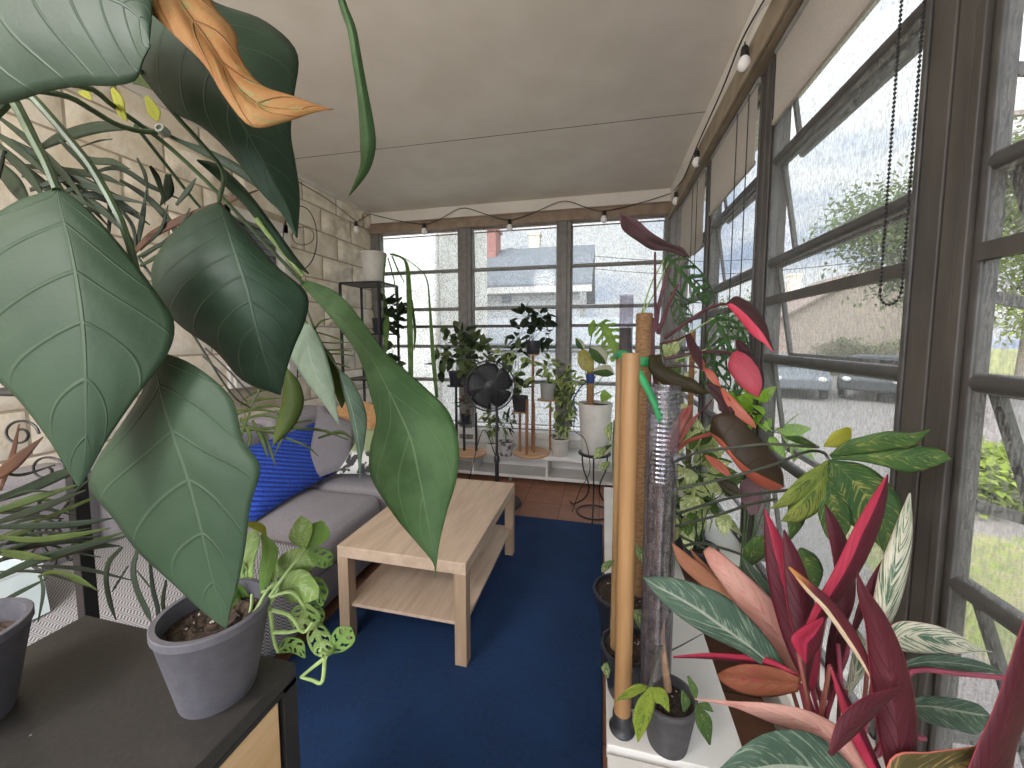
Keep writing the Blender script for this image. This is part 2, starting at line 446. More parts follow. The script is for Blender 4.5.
def pr(s, n, z, vec=False): return Vector((n, 0, 0)) if vec else Vector((XR+n, s, z))
RAILS = [2.0, 1.625, 1.253, .905]
for i, (a, b) in enumerate(((-2.31, -1.42), (-1.285, -.43), (-.30, .535))):
    window(i+2, pf, a, b, .42, 2.43, [2.02, 1.635, 1.25, .9], [1.455], .02, ['leftmost far window bay beside the black shelf unit', 'middle far window bay behind the black fan', 'rightmost far window bay behind the tall white planter'][i], .010, .010, M_rail)
for i, (a, b) in enumerate(((2.58, 3.30), (1.77, 2.46), (.935, 1.64), (.07, .80), (-1.0, -.06))):
    window(i+5, pr, a, b, .45, 2.36, [1.972, 1.607, 1.255, .907], [1.467], (.05, .05, .055, .11, .05)[i],  ['side window bay nearest the far corner', 'second side window bay from the far corner', 'side window bay with the beaded shade chain', 'side window bay right of the broad near post', 'side window bay behind the viewer'][i], .018, .013)
# posts and headers
def trim(n, boxes, mat, bevel=.004):
    t = MB()
    for a, b in boxes: t.box(a, b)
    return structure(t.build('trim_%d' % n, mat, smooth=False, bevel=bevel))
trim(2, [((-1.42, YF-.05, .30), (-1.285, YF+.07, 2.43)), ((-1.385, YF-.062, .30), (-1.32, YF-.05, 2.43))], M_postf)
trim(3, [((-.43, YF-.05, .30), (-.30, YF+.07, 2.43)), ((-.395, YF-.062, .30), (-.335, YF-.05, 2.43))], M_postf)
trim(4, [((XL, YF-.05, .30), (-2.31, YF+.07, 2.43)), ], M_postf)
trim(5, [((.535, YF-.05, .30), (XR+.05, YF+.07, 2.43)), ((XR-.04, 3.42, .30), (XR+.05, YF-.05, 2.43)), ((XR-.03, 3.30, .30), (XR+.05, 3.42, 2.43))], M_postf)
trim(6, [((XL, YF-.075, 2.42), (XR, YF+.07, 2.52)), ((XL, YF-.085, 2.505), (XR, YF-.07, 2.52))], M_head)
trim(7, [((XL, YF-.06, 2.52), (XR, YF+.07, ZC))], M_ceil)
trim(8, [((XR, 2.46, .30), (XR+.05, 2.58, 2.36)), ((XR-.0101, 2.50, .30), (XR, 2.54, 2.36))], M_post)
trim(9, [((XR, 1.64, .30), (XR+.05, 1.77, 2.36)), ((XR-.0101, 1.66, .30), (XR, 1.70, 2.36)), ((XR-.0081, 1.715, .30), (XR, 1.75, 2.36))], M_post)
trim(10, [((XR, .80, .30), (XR+.025, .935, 2.36)), ((XR-.0081, .875, .30), (XR, .927, 2.36)), ((XR-.0081, .835, .30), (XR, .868, 2.36)), ((XR-.0121, .812, .30), (XR, .829, 2.36))], M_post, .002)
trim(11, [((XR, -.06, .30), (XR+.05, .07, 2.36))], M_post)
trim(12, [((XR-.05, YB, 2.36), (XR+.06, YF-.07, 2.50)), ((XR-.065, YB, 2.36), (XR-.05, YF-.07, 2.385))], plain('header_beige', '9a8c76', '8a7c68', 8, .6))
trim(13, [((XR-.045, YB, 2.50), (XR+.06, YF-.06, ZC))], M_ceil)
structure(MB().box((XL, YF-.02, 0), (XR, YF+.08, .36)).build('wall_far', M_white, smooth=False))
structure(MB().box((XR-.0, YB, 0), (XR+.07, YF-.02, .40)).build('wall_right', M_white, smooth=False))
trim(14, [((XL, YF-.09, .36), (XR, YF+.1, .42))], M_white)
trim(15, [((XR-.14, YB, .40), (XR+.09, YF-.09, .45))], M_white)

# roller shades
M_shade = None
def shade_mat():
    t = NT('shade_fabric'); n = t.noise(t.coord('Object', (8, 8, 60)), 12, 2)
    c = t.mix(t.ramp(n, .4, .6), lin('d3ccc4'), lin('c8c0b8')); d = t.add('BsdfDiffuse'); t.link(c, d.inputs[0]); tl = t.add('BsdfTranslucent'); t.link(c, tl.inputs[0])
    m = t.add('MixShader'); m.inputs[0].default_value = .5; t.link(d.outputs[0], m.inputs[1]); t.link(tl.outputs[0], m.inputs[2]); return t.end(m.outputs[0])
M_shade = shade_mat()
def roller(y0, y1, zb, label, chain=None, cords=()):
    r = thing('roller_shade', (XR-.045, (y0+y1)/2, 2.40), label, 'window shade', 'roller shades on the side windows')
    MB().tube([(XR-.012, y0+.01, 2.345), (XR-.012, y1-.01, 2.345)], .012, 14).build('roller_tube', M_rail, r)
    MB().box((XR-.018, y0+.015, zb), (XR-.016, y1-.015, 2.33)).build('shade_fabric', M_shade, r, smooth=False)
    MB().box((XR-.022, y0+.015, zb-.004), (XR-.012, y1-.015, zb+.012)).build('hem_bar', M_shade, r, smooth=False)
    for y, z in cords: MB().tube([(XR-.03, y, 2.33), (XR-.03, y, z)], .0022, 6).build('pull_cord', M_wire, r)
    if chain:
        ya_, yb_, zl = chain; m = MB(); pts = []; rr = (yb_-ya_)/2; z = 2.33
        while z > zl+rr: pts.append((yb_, z)); z -= .0085
        k = int(PI*rr/.0085)
        for i in range(k+1): pts.append(((ya_+yb_)/2+rr*math.cos(PI*i/k), zl+rr-rr*math.sin(PI*i/k)))
        z = zl+rr
        while z < 2.33: pts.append((ya_, z)); z += .0085
        for a, b in pts: m.sphere((XR-.045, a, b), .0032, 6, 4)
        m.tube([(XR-.045, a, b) for a, b in pts], .0008, 4); m.build('beaded_pull_chain', M_black, r)
roller(2.58, 3.30, 1.90, 'grey roller shade on the side window nearest the far corner', cords=((2.72, 1.3), (2.85, 1.1)))
roller(1.77, 2.46, 2.03, 'grey roller shade on the second side window from the corner', cords=((1.84, 1.0), (1.98, 1.0)))
roller(.945, 1.63, 2.094, 'grey roller shade with a long black beaded pull chain', chain=(.893, .952, 1.395))
roller(.08, .79, 2.2, 'grey roller shade rolled up right of the broad near post')

# ------------------------------------------------------------------ outdoors
GZ = -.7
t = NT('street_ground'); oc = t.coord('Object')
sx = t.add('SeparateXYZ'); t.link(oc, sx.inputs[0])
n1 = t.noise(oc, 3.5, 6, .6); n2 = t.noise(oc, 30, 4)
asph = t.mix(n2, lin('89827d'), lin('716b66')); gr = t.mix(t.ramp(t.noise(oc, 8, 6, .7), .35, .65), lin('72803a'), lin('8b8360'))
xe = t.math('ADD', sx.outputs[0], t.math('MULTIPLY', t.math('SUBTRACT', n1, .5), .5))
ye = t.math('ADD', sx.outputs[1], t.math('MULTIPLY', t.math('SUBTRACT', n1, .5), .8))
lawn = t.math('MULTIPLY', t.math('MULTIPLY', t.ramp(xe, 2.3, 2.5), t.ramp(xe, 5.6, 5.75, 1, 0)), t.ramp(ye, 4.8, 5.0, 1, 0)); far = t.ramp(xe, 13.5, 13.7)
c = t.mix(t.math('MAXIMUM', lawn, far), asph, gr)
M_ground = t.end(t.bsdf(c, .9, t.bump(t.noise(oc, 40, 4), .02)))
structure(MB().grid([[(-60+i*5, -60+j*5, GZ) for i in range(33)] for j in range(33)]).build('ground', M_ground, smooth=False))
def foliage_mat(name, a, b):
    t = NT(name); c = t.mix(t.ramp(t.noise(t.coord(), 2.5, 4), .3, .7), lin(a), lin(b)); d = t.add('BsdfDiffuse'); t.link(c, d.inputs[0]); tl = t.add('BsdfTranslucent'); t.link(c, tl.inputs[0])
    m = t.add('MixShader'); m.inputs[0].default_value = .4; t.link(d.outputs[0], m.inputs[1]); t.link(tl.outputs[0], m.inputs[2]); return t.end(m.outputs[0])
M_tree1, M_tree2 = foliage_mat('tree_leaves', '5d6b45', '7f8d5a'), foliage_mat('bright_tree_leaves', '7d8f3c', '9aab50')
M_bark = plain('bark', '8f857a', '776d63', 12, .9, .01)
def tree(name, base, h, cr_, ch, n, ls, mat, label, seed, tr=.14, zc=None):
    rr = random.Random(seed); b = Vector(base); root = thing(name, b, label, 'tree')
    tm = MB(); tm.tube(wire([b, b+Vector((.1, .05, h*.35)), b+Vector((0, .1, h*.8))], 8), [tr*(1-.09*i) for i in range(8)], 10)
    cs = []
    for i in range(12):
        a = rr.random()*2*PI; q = rr.random()**.5; c = b+Vector((math.cos(a)*cr_*q*.8, math.sin(a)*cr_*q*.8, (zc or h*.72)+(rr.random()-.5)*ch)); cs.append(c)
        tm.tube(wire([b+Vector((0, 0, h*.3+rr.random()*h*.2)), (b+c)/2+Vector((0, 0, h*.22)), c], 6), [tr*.4, tr*.33, tr*.26, tr*.2, tr*.14, .02], 6)
    tm.build('trunk', M_bark, root); lm = MB()
    for i in range(n):
        c = cs[i % len(cs)]; p = Vector((rr.gauss(0, 1), rr.gauss(0, 1), rr.gauss(0, .75)))*cr_*.26+c
        d = Vector((rr.uniform(-1, 1), rr.uniform(-1, 1), rr.uniform(-.8, .4))); leaf3(lm, p, d, Vector((rr.uniform(-.5, .5), rr.uniform(-.5, .5), 1)), ls*rr.uniform(.7, 1.3), ls*.55, n=3, m=1)
    lm.build('crown', mat, root, angle=0); return root
def at(x, y, d): return P(x, y, d)
def gp(x, d):
    q = P(x, 339, d); return Vector((q.x, q.y, GZ))
tree('street_tree', gp(912, 13), 7.6, 2.7, 4.4, 9000, .22, M_tree1, 'tall leafy street tree behind the broad near post', 4)
tree('bright_tree', gp(1022, 17), 7.6, 2.6, 5.0, 6000, .26, M_tree2, 'bright green tree seen right of the broad near post', 5)
tree('low_tree', gp(848, 30), 3.4, 3.2, 1.6, 3000, .35, M_tree2, 'low rounded tree before the brown roofed house', 6)
tree('corner_tree', gp(735, 40), 5.5, 3.0, 3.0, 3000, .4, M_tree1, 'distant tree between the two side window bays', 8)
M_siding = None
def siding(name, c1, c2, row):
    t = NT(name); sx = t.add('SeparateXYZ'); t.link(t.coord(), sx.inputs[0])
    f = t.math('FRACT', t.math('MULTIPLY', sx.outputs[2], 1/row)); c = t.mix(t.ramp(f, .8, 1.), lin(c1), lin(c2))
    return t.end(t.bsdf(c, .7, t.bump(f, .01)))
def shingle(name, c1, c2):
    t = NT(name); b = t.add('TexBrick'); t.link(t.coord('Object', (3, 3, 6)), b.inputs[0]); b.inputs['Scale'].default_value = 1.6
    b.inputs['Color1'].default_value = lin(c1); b.inputs['Color2'].default_value = lin(c2); b.inputs['Mortar'].default_value = lin(c2); b.inputs['Mortar Size'].default_value = .01
    return t.end(t.bsdf(b.outputs[0], .9))
def gable(name, label, x0, x1, y0, y1, ze, zr, axis, mw, mr, chim=(), wins=(), over=.35):
    """axis 'x': ridge runs along x"""
    root = thing(name, ((x0+x1)/2, (y0+y1)/2, GZ), label, 'house'); w = MB()
    if axis == 'x':
        ym = (y0+y1)/2; prof = [(x0, y0, GZ), (x0, y1, GZ), (x0, y1, ze), (x0, ym, zr), (x0, y0, ze)]; w.prism(prof, (x1-x0, 0, 0))
    else:
        xm = (x0+x1)/2; prof = [(x0, y0, GZ), (x1, y0, GZ), (x1, y0, ze), (xm, y0, zr), (x0, y0, ze)]; w.prism(prof, (0, y1-y0, 0))
    w.build('house_wall', mw, root, smooth=False)
    r = MB(); th = Vector((0, 0, .12)); s = (zr-ze)
    if axis == 'x':
        k = s/(ym-y0); o = over
        for sy, yy in ((1, y0-o), (-1, y1+o)):
            r.prism([(x0-o, yy, ze-o*k+.02), (x1+o, yy, ze-o*k+.02), (x1+o, ym, zr+.02), (x0-o, ym, zr+.02)], th)
        MB().box((x0-o, y0-o-.1, ze-o*k-.12), (x1+o, y0-o+.03, ze-o*k+.06)).build('gutter', M_white, root, smooth=False)
    else:
        k = s/(xm-x0); o = over
        for xx in (x0-o, x1+o): r.prism([(xx, y0-o, ze-o*k+.02), (xx, y1+o, ze-o*k+.02), (xm, y1+o, zr+.02), (xm, y0-o, zr+.02)], th)
    r.build('roof', mr, root, smooth=False)
    for (cx_, cy_, sx_, z0, z1, m) in chim:
        MB().box((cx_-sx_, cy_-sx_, z0), (cx_+sx_, cy_+sx_, z1)).box((cx_-sx_*1.15, cy_-sx_*1.15, z1-.12), (cx_+sx_*1.15, cy_+sx_*1.15, z1)).build('chimney', m, root, smooth=False)
    for a, b in wins:
        f = MB().box(a, b).build('window', M_white, root, smooth=False, bevel=.02)
        c_ = [(a[i]+b[i])/2 for i in range(3)]; a2 = [c_[i]+(a[i]-c_[i])*.82 for i in range(3)]; b2 = [c_[i]+(b[i]-c_[i])*.82 for i in range(3)]; k = 1 if abs(a[1]-b[1]) < abs(a[0]-b[0]) else 0
        a2[k] -= .03; MB().box(a2, b2).build('pane', plain('dark_glass', '77828a', None, 5, .2), f, smooth=False)
    return root
M_brick = plain('red_brick', 'b07a70', '9c685f', 25, .9, .004)
M_side = siding('white_siding', 'dcdcda', 'b4b4b4', .16)
# grey-roofed neighbour through the far windows (distance ~11 m)
NY = 11.2
el = ony(447, 288, NY); er = ony(590, 288, NY); rl = ony(520, 240, NY+1.8)
wz = ony(512, 320, NY)
gable('neighbor_house', 'white sided house with a grey shingle roof past the far windows', el.x-9, er.x-.3, NY+.3, NY+5.2, el.z+.1, rl.z-.2, 'x', M_side, shingle('grey_shingle', '74787d', '63676b'),
      chim=((ony(490, 240, NY+2.5).x, NY+2.4, .34, 3.4, ony(484, 231, NY+2.5).z, M_brick), (ony(535, 243, NY+3.2).x, NY+3.2, .2, 3.4, ony(535, 233, NY+3.2).z, M_cream)),
      wins=(((ony(499, 300, NY).x, NY+.22, ony(499, 303, NY).z), (ony(511, 300, NY).x, NY+.32, ony(511, 295, NY).z)),))
# low flat-roofed annexe in front of it
ax0, ax1 = ony(440, 340, 8.6).x, ony(640, 340, 8.6).x
an = thing('low_annex', ((ax0+ax1)/2, 9.2, GZ), 'low grey roofed annex with white siding below the neighbour house', 'building')
MB().box((ax0, 8.6, GZ), (ax1, 10.4, ony(500, 352, 8.6).z)).build('annex_wall', M_side, an, smooth=False)
z1 = ony(500, 348, 8.4).z; z2 = ony(500, 322, 10.4).z
MB().prism([(ax0, 8.4, z1), (ax1, 8.4, z1), (ax1, 10.5, z2), (ax0, 10.5, z2)], (0, 0, .1)).build('annex_roof', shingle('pale_shingle', 'a8a9aa', '989a9c'), an, smooth=False)
# pale stone house standing at the left beyond the far window
sx0, sx1 = ony(300, 300, 5.9).x, ony(441, 300, 5.9).x
sh = thing('stone_house', ((sx0+sx1)/2, 7, GZ), 'pale stone house wall with downspout past the leftmost far window', 'house')
M_pst = plain('pale_stone', 'f2efe8', 'dedad0', 3.2, .85, .02, bscale=9)
MB().box((sx0, 5.9, GZ), (sx1, 8.5, 4.6)).build('stone_wall', M_pst, sh, smooth=False)
MB().prism([(sx0-.2, 5.7, 4.6), (sx1+.25, 5.7, 4.6), (sx1+.25, 8.7, 4.6), (sx0-.2, 8.7, 4.6)], (0, 0, .18)).build('eave', M_white, sh, smooth=False)
dx = ony(436, 300, 5.85).x
MB().tube([(dx, 5.85, GZ), (dx, 5.85, 4.5)], .05, 10).build('downspout', M_white, sh)
# brown house across the street
M_bsid = siding('tan_siding', 'a39284', '8c7d71', .2)
hx = P(800, 339, 26)
hz = lambda y: P(800, y, 26).z
gable('brown_house', 'brown roofed house across the street in the side window', hx.x-2.6, hx.x+5.5, hx.y-4.5, hx.y+1.5, hz(318), hz(282), 'y', M_bsid, shingle('brown_shingle', '8d7b70', '7c6b61'), chim=((hx.x-1, hx.y-1, .3, hz(300), hz(277), M_cream),))
# hedge, fence, utility pole, cars
def hedge(name, a, b, h, w, n, mat, label, seed):
    rr = random.Random(seed); root = thing(name, ((a.x+b.x)/2, (a.y+b.y)/2, GZ), label, 'hedge'); m = MB(); s = MB(); L = (b-a).length; k = max(2, int(L/.6))
    for i in range(k):
        p = a.lerp(b, (i+.5)/k); s.tube([(p.x, p.y, GZ), (p.x+.05, p.y, GZ+h*.7)], .02, 6)
    for i in range(n):
        p = a.lerp(b, rr.random())+Vector((rr.gauss(0, w*.3), rr.gauss(0, w*.3), 0)); p.z = GZ+h*(.1+.9*rr.random())*(1+.12*math.sin(p.x*3+p.y*2))
        leaf3(m, p, (rr.uniform(-1, 1), rr.uniform(-1, 1), rr.uniform(-.3, .8)), (0, 0, 1), .13*rr.uniform(.7, 1.5), .09, n=3, m=1)
    s.build('stems', M_bark, root); m.build('foliage', mat, root, angle=0)
hedge('hedge', gp(815, 22), gp(912, 20), 1.9, 1.0, 3500, M_tree1, 'long clipped hedge across the street before the brown house', 9)
hedge('roadside_bush', gp(1010, 4.3), gp(985, 5.6), .55, .6, 2200, M_tree2, 'low yellow green bush beside the road at right', 12)
po = thing('utility_pole', gp(968, 9), 'pale wooden utility pole seen right of the broad near post', 'pole')
pb = gp(968, 9)
MB().tube([pb, pb+Vector((.02, 0, 3.5)), pb+Vector((.05, 0, 8))], [.15, .14, .12], 12).build('pole_shaft', plain('grey_wood', 'c4bab0', 'aca299', 6, .9, .004, stretch=(1, 1, .1)), po)
MB().bar(pb+Vector((-.9, 0, 7)), pb+Vector((1, 0, 7)), .1, .1).build('crossarm', M_bark, po)
def car(loc, rz, col, label, dark):
    root = bpy.data.objects.new('car', None); COL.objects.link(root); root.location = loc; root.rotation_euler = (0, 0, rz); tag(root, label, 'car', 'parked cars across the street')
    def bld(mb, n, m, par=root, **k): o = mb.build(n, m, None, **k); o.parent = par; return o
    pr_ = [(-2.2, .35), (-2.25, .75), (-1.95, .95), (-.95, 1.0), (-.45, 1.42), (1.0, 1.45), (1.75, 1.0), (2.15, .9), (2.2, .38)]
    body = bld(MB().prism([(x, -.85, z) for x, z in pr_], (0, 1.7, 0)), 'body', plain('car_paint', col, None, 5, .5), bevel=.08)
    gl = plain('car_glass', '3a4046', None, 5, .1)
    for y in (-.87, .855): bld(MB().prism([(-.75, y, 1.02), (1.4, y, 1.04), (.93, y, 1.36), (-.4, y, 1.34)], (0, .015, 0)), 'side_window', gl, smooth=False)
    bld(MB().prism([(-.93, -.7, 1.02), (-.93, .7, 1.02), (-.5, .62, 1.39), (-.5, -.62, 1.39)], (-.03, 0, .02)), 'windscreen', gl, smooth=False)
    for x in (-1.45, 1.4):
        for y in (-.88, .70): w = bld(MB().lathe((x, y, .33), [(.0, 0), (.2, 0), (.31, .01), (.33, .05), (.33, .14), (.31, .18), (0, .18)], 20, axis=(0, 1, 0)), 'wheel', plain('tyre', '26262a', None, 9, .8)); bld(MB().lathe((x, y-.01, .33), [(0, 0), (.19, 0), (.2, .02)], 14, axis=(0, 1, 0)), 'hubcap', M_rail, w)
    for y in (-.6, .6): bld(MB().sphere((-2.22, y, .72), .12, 10, 6, (.5, 1, .7)), 'headlight', M_white)
    return root
c1 = onz(793, 402, GZ); c2 = onz(884, 402, GZ)
c1, c2 = gp(792, 14.5), gp(884, 13.5)
car((c1.x, c1.y, GZ), math.atan2(c1.y, c1.x)+.12, '686b6f', 'grey parked car at left in the side window with the beaded chain', 0)
car((c2.x, c2.y, GZ), math.atan2(c2.y, c2.x)-.1, '404346', 'dark grey parked car just left of the broad near post', 0)
pw = MB()
for dz in (0, .45): pw.tube(wire([(ony(590, 262, 14).x-3, 14, 4.2+dz), (4, 15, 3.6+dz), (14, 17, 4.6+dz)], 16), .012, 5)
tag(pw.build('power_lines', M_wire), 'thin dark power lines crossing the sky past the far windows', 'power line')

# ------------------------------------------------------------------ light
SKY, ZEN, FILL_GLOW = .72, 1.6, 3.6
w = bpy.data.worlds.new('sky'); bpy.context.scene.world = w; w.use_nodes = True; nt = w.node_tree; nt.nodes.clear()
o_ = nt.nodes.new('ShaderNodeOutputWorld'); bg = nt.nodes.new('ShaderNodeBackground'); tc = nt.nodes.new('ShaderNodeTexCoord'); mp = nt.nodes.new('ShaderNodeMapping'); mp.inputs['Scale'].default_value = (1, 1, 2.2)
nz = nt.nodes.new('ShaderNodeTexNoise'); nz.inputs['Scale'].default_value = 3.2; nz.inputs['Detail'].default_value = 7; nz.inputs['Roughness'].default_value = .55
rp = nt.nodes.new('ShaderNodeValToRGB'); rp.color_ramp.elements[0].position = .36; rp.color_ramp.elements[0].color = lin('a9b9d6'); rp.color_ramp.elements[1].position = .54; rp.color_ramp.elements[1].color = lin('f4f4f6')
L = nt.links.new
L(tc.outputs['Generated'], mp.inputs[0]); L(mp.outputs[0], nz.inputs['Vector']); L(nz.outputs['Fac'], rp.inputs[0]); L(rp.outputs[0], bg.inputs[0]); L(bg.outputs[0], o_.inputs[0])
def wmath(op, a, b=None, c=None):
    n = nt.nodes.new('ShaderNodeMath'); n.operation = op
    for i, v in enumerate((a, b, c)):
        if v is None: continue
        if isinstance(v, (int, float)): n.inputs[i].default_value = v
        else: L(v, n.inputs[i])
    return n.outputs[0]
# overcast sky: brighter overhead, and a broad bright veil added behind the camera to light the room
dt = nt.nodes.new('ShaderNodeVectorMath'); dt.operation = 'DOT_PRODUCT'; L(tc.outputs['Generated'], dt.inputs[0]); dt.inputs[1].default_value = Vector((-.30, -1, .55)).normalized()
fill_glow = wmath('MULTIPLY', wmath('POWER', wmath('MAXIMUM', dt.outputs['Value'], 0), 3.0), FILL_GLOW)
sz = nt.nodes.new('ShaderNodeSeparateXYZ'); L(tc.outputs['Generated'], sz.inputs[0])
zen = wmath('MULTIPLY', wmath('POWER', wmath('MAXIMUM', sz.outputs[2], 0), 2.0), ZEN)
L(wmath('ADD', wmath('ADD', fill_glow, zen), SKY), bg.inputs[1])
sun = bpy.data.lights.new('sun', 'SUN'); sun.energy = .8; sun.angle = math.radians(12); sun.color = (1, .97, .92)
so = bpy.data.objects.new('sun', sun); COL.objects.link(so); so.rotation_euler = Vector((.62, .25, -1)).to_track_quat('-Z', 'Y').to_euler()
lamp = bpy.data.lights.new('fill_light', 'POINT'); lamp.energy = 44; lamp.shadow_soft_size = .22; lamp.color = (1, .97, .93)  # unseen fill light added behind the camera to lift the dim interior
lo_ = bpy.data.objects.new('fill_light', lamp); COL.objects.link(lo_); lo_.location = (-1.2, -.6, 2.05)
sc = bpy.context.scene
sc.view_settings.view_transform = 'Standard'; sc.view_settings.look = 'None'; sc.view_settings.gamma = 1; sc.view_settings.use_curve_mapping = False
sc.view_settings.exposure = 0.92
#@@FURN
# ------------------------------------------------------------------ furniture
t = NT('blue_rug_pile'); oc = t.coord()
c = t.mix(t.ramp(t.noise(oc, 60, 3), .35, .65), lin('0a2f59'), lin('08274c')); c = t.mix(t.ramp(t.noise(oc, 5, 3), .4, .7, 0, .6), c, lin('0c3562'))
M_rug = t.end(t.bsdf(c, .95, t.bump(t.noise(oc, 300, 2), .003)))
rm = MB().box((-1.235, .46, .001), (.024, 2.71, .016)).build('area_rug', M_rug, smooth=False, bevel=.006, loc=(-.6, .9, 0))
tag(rm, 'flat navy blue area rug under the pale wooden coffee table', 'rug')

M_oak = wood('pale_oak_y', 'cab39c', 'b59d86', 1); M_oakz = wood('pale_oak_z', 'b79d84', 'a38a70', 2); M_oakx = wood('pale_oak_x', 'bd9f80', 'a88b6b', 0)
x0, x1, y0, y1 = -1.085, -.505, 1.36, 2.225
tb = thing('coffee_table', ((x0+x1)/2, (y0+y1)/2, .016), 'pale oak rectangular coffee table with a lower shelf on the blue rug', 'coffee table')
MB().box((x0, y0, .40), (x1, y1, .45)).build('tabletop', M_oak, tb, smooth=False, bevel=.002)
for a in (x0, x1-.05):
    for b in (y0, y1-.05): MB().box((a, b, .016), (a+.05, b+.05, .40)).build('leg', M_oakz, tb, smooth=False, bevel=.002)
MB().box((x0+.012, y0+.02, .172), (x1-.012, y1-.02, .186)).build('shelf', M_oak, tb, smooth=False, bevel=.001)

# sofa
def fabric(name, a, b, sc=220, bump=.001, fine=.4):
    t = NT(name); oc = t.coord(); c = t.mix(t.ramp(t.noise(oc, sc, 2), .35, .65), lin(a), lin(b)); c = t.mix(t.ramp(t.noise(oc, 4, 3), .35, .7, 0, fine), c, lin(b))
    return t.end(t.bsdf(c, .95, t.bump(t.noise(oc, sc*1.3, 2), bump)))
M_sofa = fabric('grey_sofa_fabric', 'a19ca0', '8d888d'); M_sofad = fabric('dark_grey_fabric', '807c80', '6c686d')
def cushion(mb, a, b, puff=.03, seed=0, n=14):
    """upholstered block: rounded box with a soft crown"""
    a, b = Vector(a), Vector(b); c = (a+b)/2; h = (b-a)/2; r = min(.05, min(h)*.6)
    def pt(dx, dy, dz):
        v = Vector((dx*h.x, dy*h.y, dz*h.z)); q = Vector([max(-h[i]+r, min(h[i]-r, v[i])) for i in range(3)]); d = v-q
        if d.length > 1e-6: v = q+d.normalized()*r
        w = (1-dx*dx)*(1-dy*dy) if abs(dz) > .99 else ((1-dx*dx)*(1-dz*dz) if abs(dy) > .99 else (1-dy*dy)*(1-dz*dz))
        ax = 2 if abs(dz) > .99 else (1 if abs(dy) > .99 else 0); s = [0, 0, 0]; s[ax] = math.copysign(1, (dx, dy, dz)[ax])
        nn = noise.noise(Vector((v.x*5+seed, v.y*5, v.z*5)))*.012
        return c+v+Vector(s)*(puff*w**.6+nn*w)
    L = [math.sin(PI/2*(-1+2*i/n)) for i in range(n+1)]
    for ax in range(3):
        for sg in (-1, 1):
            rows = []
            for i in L:
                row = []
                for j in L:
                    e = [0, 0, 0]; e[ax] = sg; e[(ax+1) % 3] = i; e[(ax+2) % 3] = j*sg; row.append(pt(*e))
                rows.append(row)
            mb.grid(rows)
    return mb
sf = thing('sofa', (-1.8, 1.5, 0), 'long grey upholstered sofa along the cream block wall', 'sofa')
MB().box((-2.34, .42, .06), (-1.25, 2.62, .24)).build('base', M_sofa, sf, smooth=False, bevel=.012)
for a, b in ((.44, 1.14), (1.15, 1.95), (1.96, 2.6)): cushion(MB(), (-2.2, a, .235), (-1.235, b, .425), .012, a).build('seat_cushion', M_sofa, sf, angle=0)
for a, b in ((.44, 1.14), (1.15, 1.98), (2.0, 2.6)): cushion(MB(), (-2.33, a, .40), (-2.06, b, .80), .02, b).build('back_cushion', M_sofa if b != 1.98 else M_sofa, sf, angle=0)
for x in (-2.28, -1.32):
    for y in (.5, 2.54): MB().tube([(x, y, 0), (x, y, .07)], .022, 10).build('leg', M_black, sf)
t = NT('zigzag_weave'); sx = t.add('SeparateXYZ'); t.link(t.coord(), sx.inputs[0])
zz = t.math('PINGPONG', t.math('MULTIPLY', sx.outputs[1], 40.), .5); q = t.math('ADD', t.math('MULTIPLY', t.math('ADD', sx.outputs[0], sx.outputs[2]), 75.), t.math('MULTIPLY', zz, 2.2))
c = t.mix(t.ramp(t.math('PINGPONG', q, .5), .18, .3), lin('5f5c60'), lin('b2afb0')); M_zig = t.end(t.bsdf(c, .95, t.bump(t.noise(t.coord(), 250), .001)))
rows = []
for j in range(25):
    y = .56+.78*j/24; row = []
    for i, (x, z) in enumerate(wire([(-2.17, 0, .45), (-1.9, 0, .452), (-1.5, 0, .452), (-1.245, 0, .446), (-1.205, 0, .42), (-1.197, 0, .30), (-1.195, 0, .12)], 26) and [(p.x, p.z) for p in wire([(-2.04, 0, .455), (-1.9, 0, .456), (-1.5, 0, .456), (-1.25, 0, .450), (-1.21, 0, .42), (-1.20, 0, .30), (-1.195, 0, .12)], 26)]):
        row.append((x+.006*noise.noise(Vector((y*9, i*.2, 1))), y+.02*noise.noise(Vector((i*.15, y*2, 5))), z+.006*abs(noise.noise(Vector((x*8, y*8, 2))))))
    rows.append(row)
tb_ = MB().grid(rows).build('throw_blanket', M_zig, solid=.004, loc=(-1.6, .95, .45)); tag(tb_, 'grey and white zigzag throw blanket draped over the sofa seat', 'blanket')
def pillow(name, c00, c10, c11, c01, th, mat, label, n=18, pipe=None):
    c00, c10, c11, c01 = [Vector(v) for v in (c00, c10, c11, c01)]; nr = ((c10-c00).cross(c01-c00)).normalized(); mb = MB()
    for sg in (1, -1):
        rows = []
        for i in range(n+1):
            row = []
            for j in range(n+1):
                u, v = -1+2*i/n, -1+2*j/n; e = 1-.07*(1-v*v)*abs(u)**3, 1-.07*(1-u*u)*abs(v)**3
                uu, vv = (u*e[0]+1)/2, (v*e[1]+1)/2; p = c00.lerp(c10, uu).lerp(c01.lerp(c11, uu), vv)
                w = max(0, (1-u*u)*(1-v*v))**.42; row.append(p+nr*(sg*th*w*(1+.1*noise.noise(p*7))))
            rows.append(row if sg > 0 else list(reversed(row)))
        mb.grid(rows)
    o = mb.build(name, mat, loc=(c00+c10+c11+c01)/4, angle=0); return tag(o, label, 'pillow')
t = NT('blue_knit'); sx = t.add('SeparateXYZ'); t.link(t.coord('Object'), sx.inputs[0]); oc = t.coord('Object', (14, 60, 14))
r1 = t.math('PINGPONG', t.math('ADD', t.math('MULTIPLY', sx.outputs[2], 42.), t.math('MULTIPLY', sx.outputs[1], 16.)), .5)
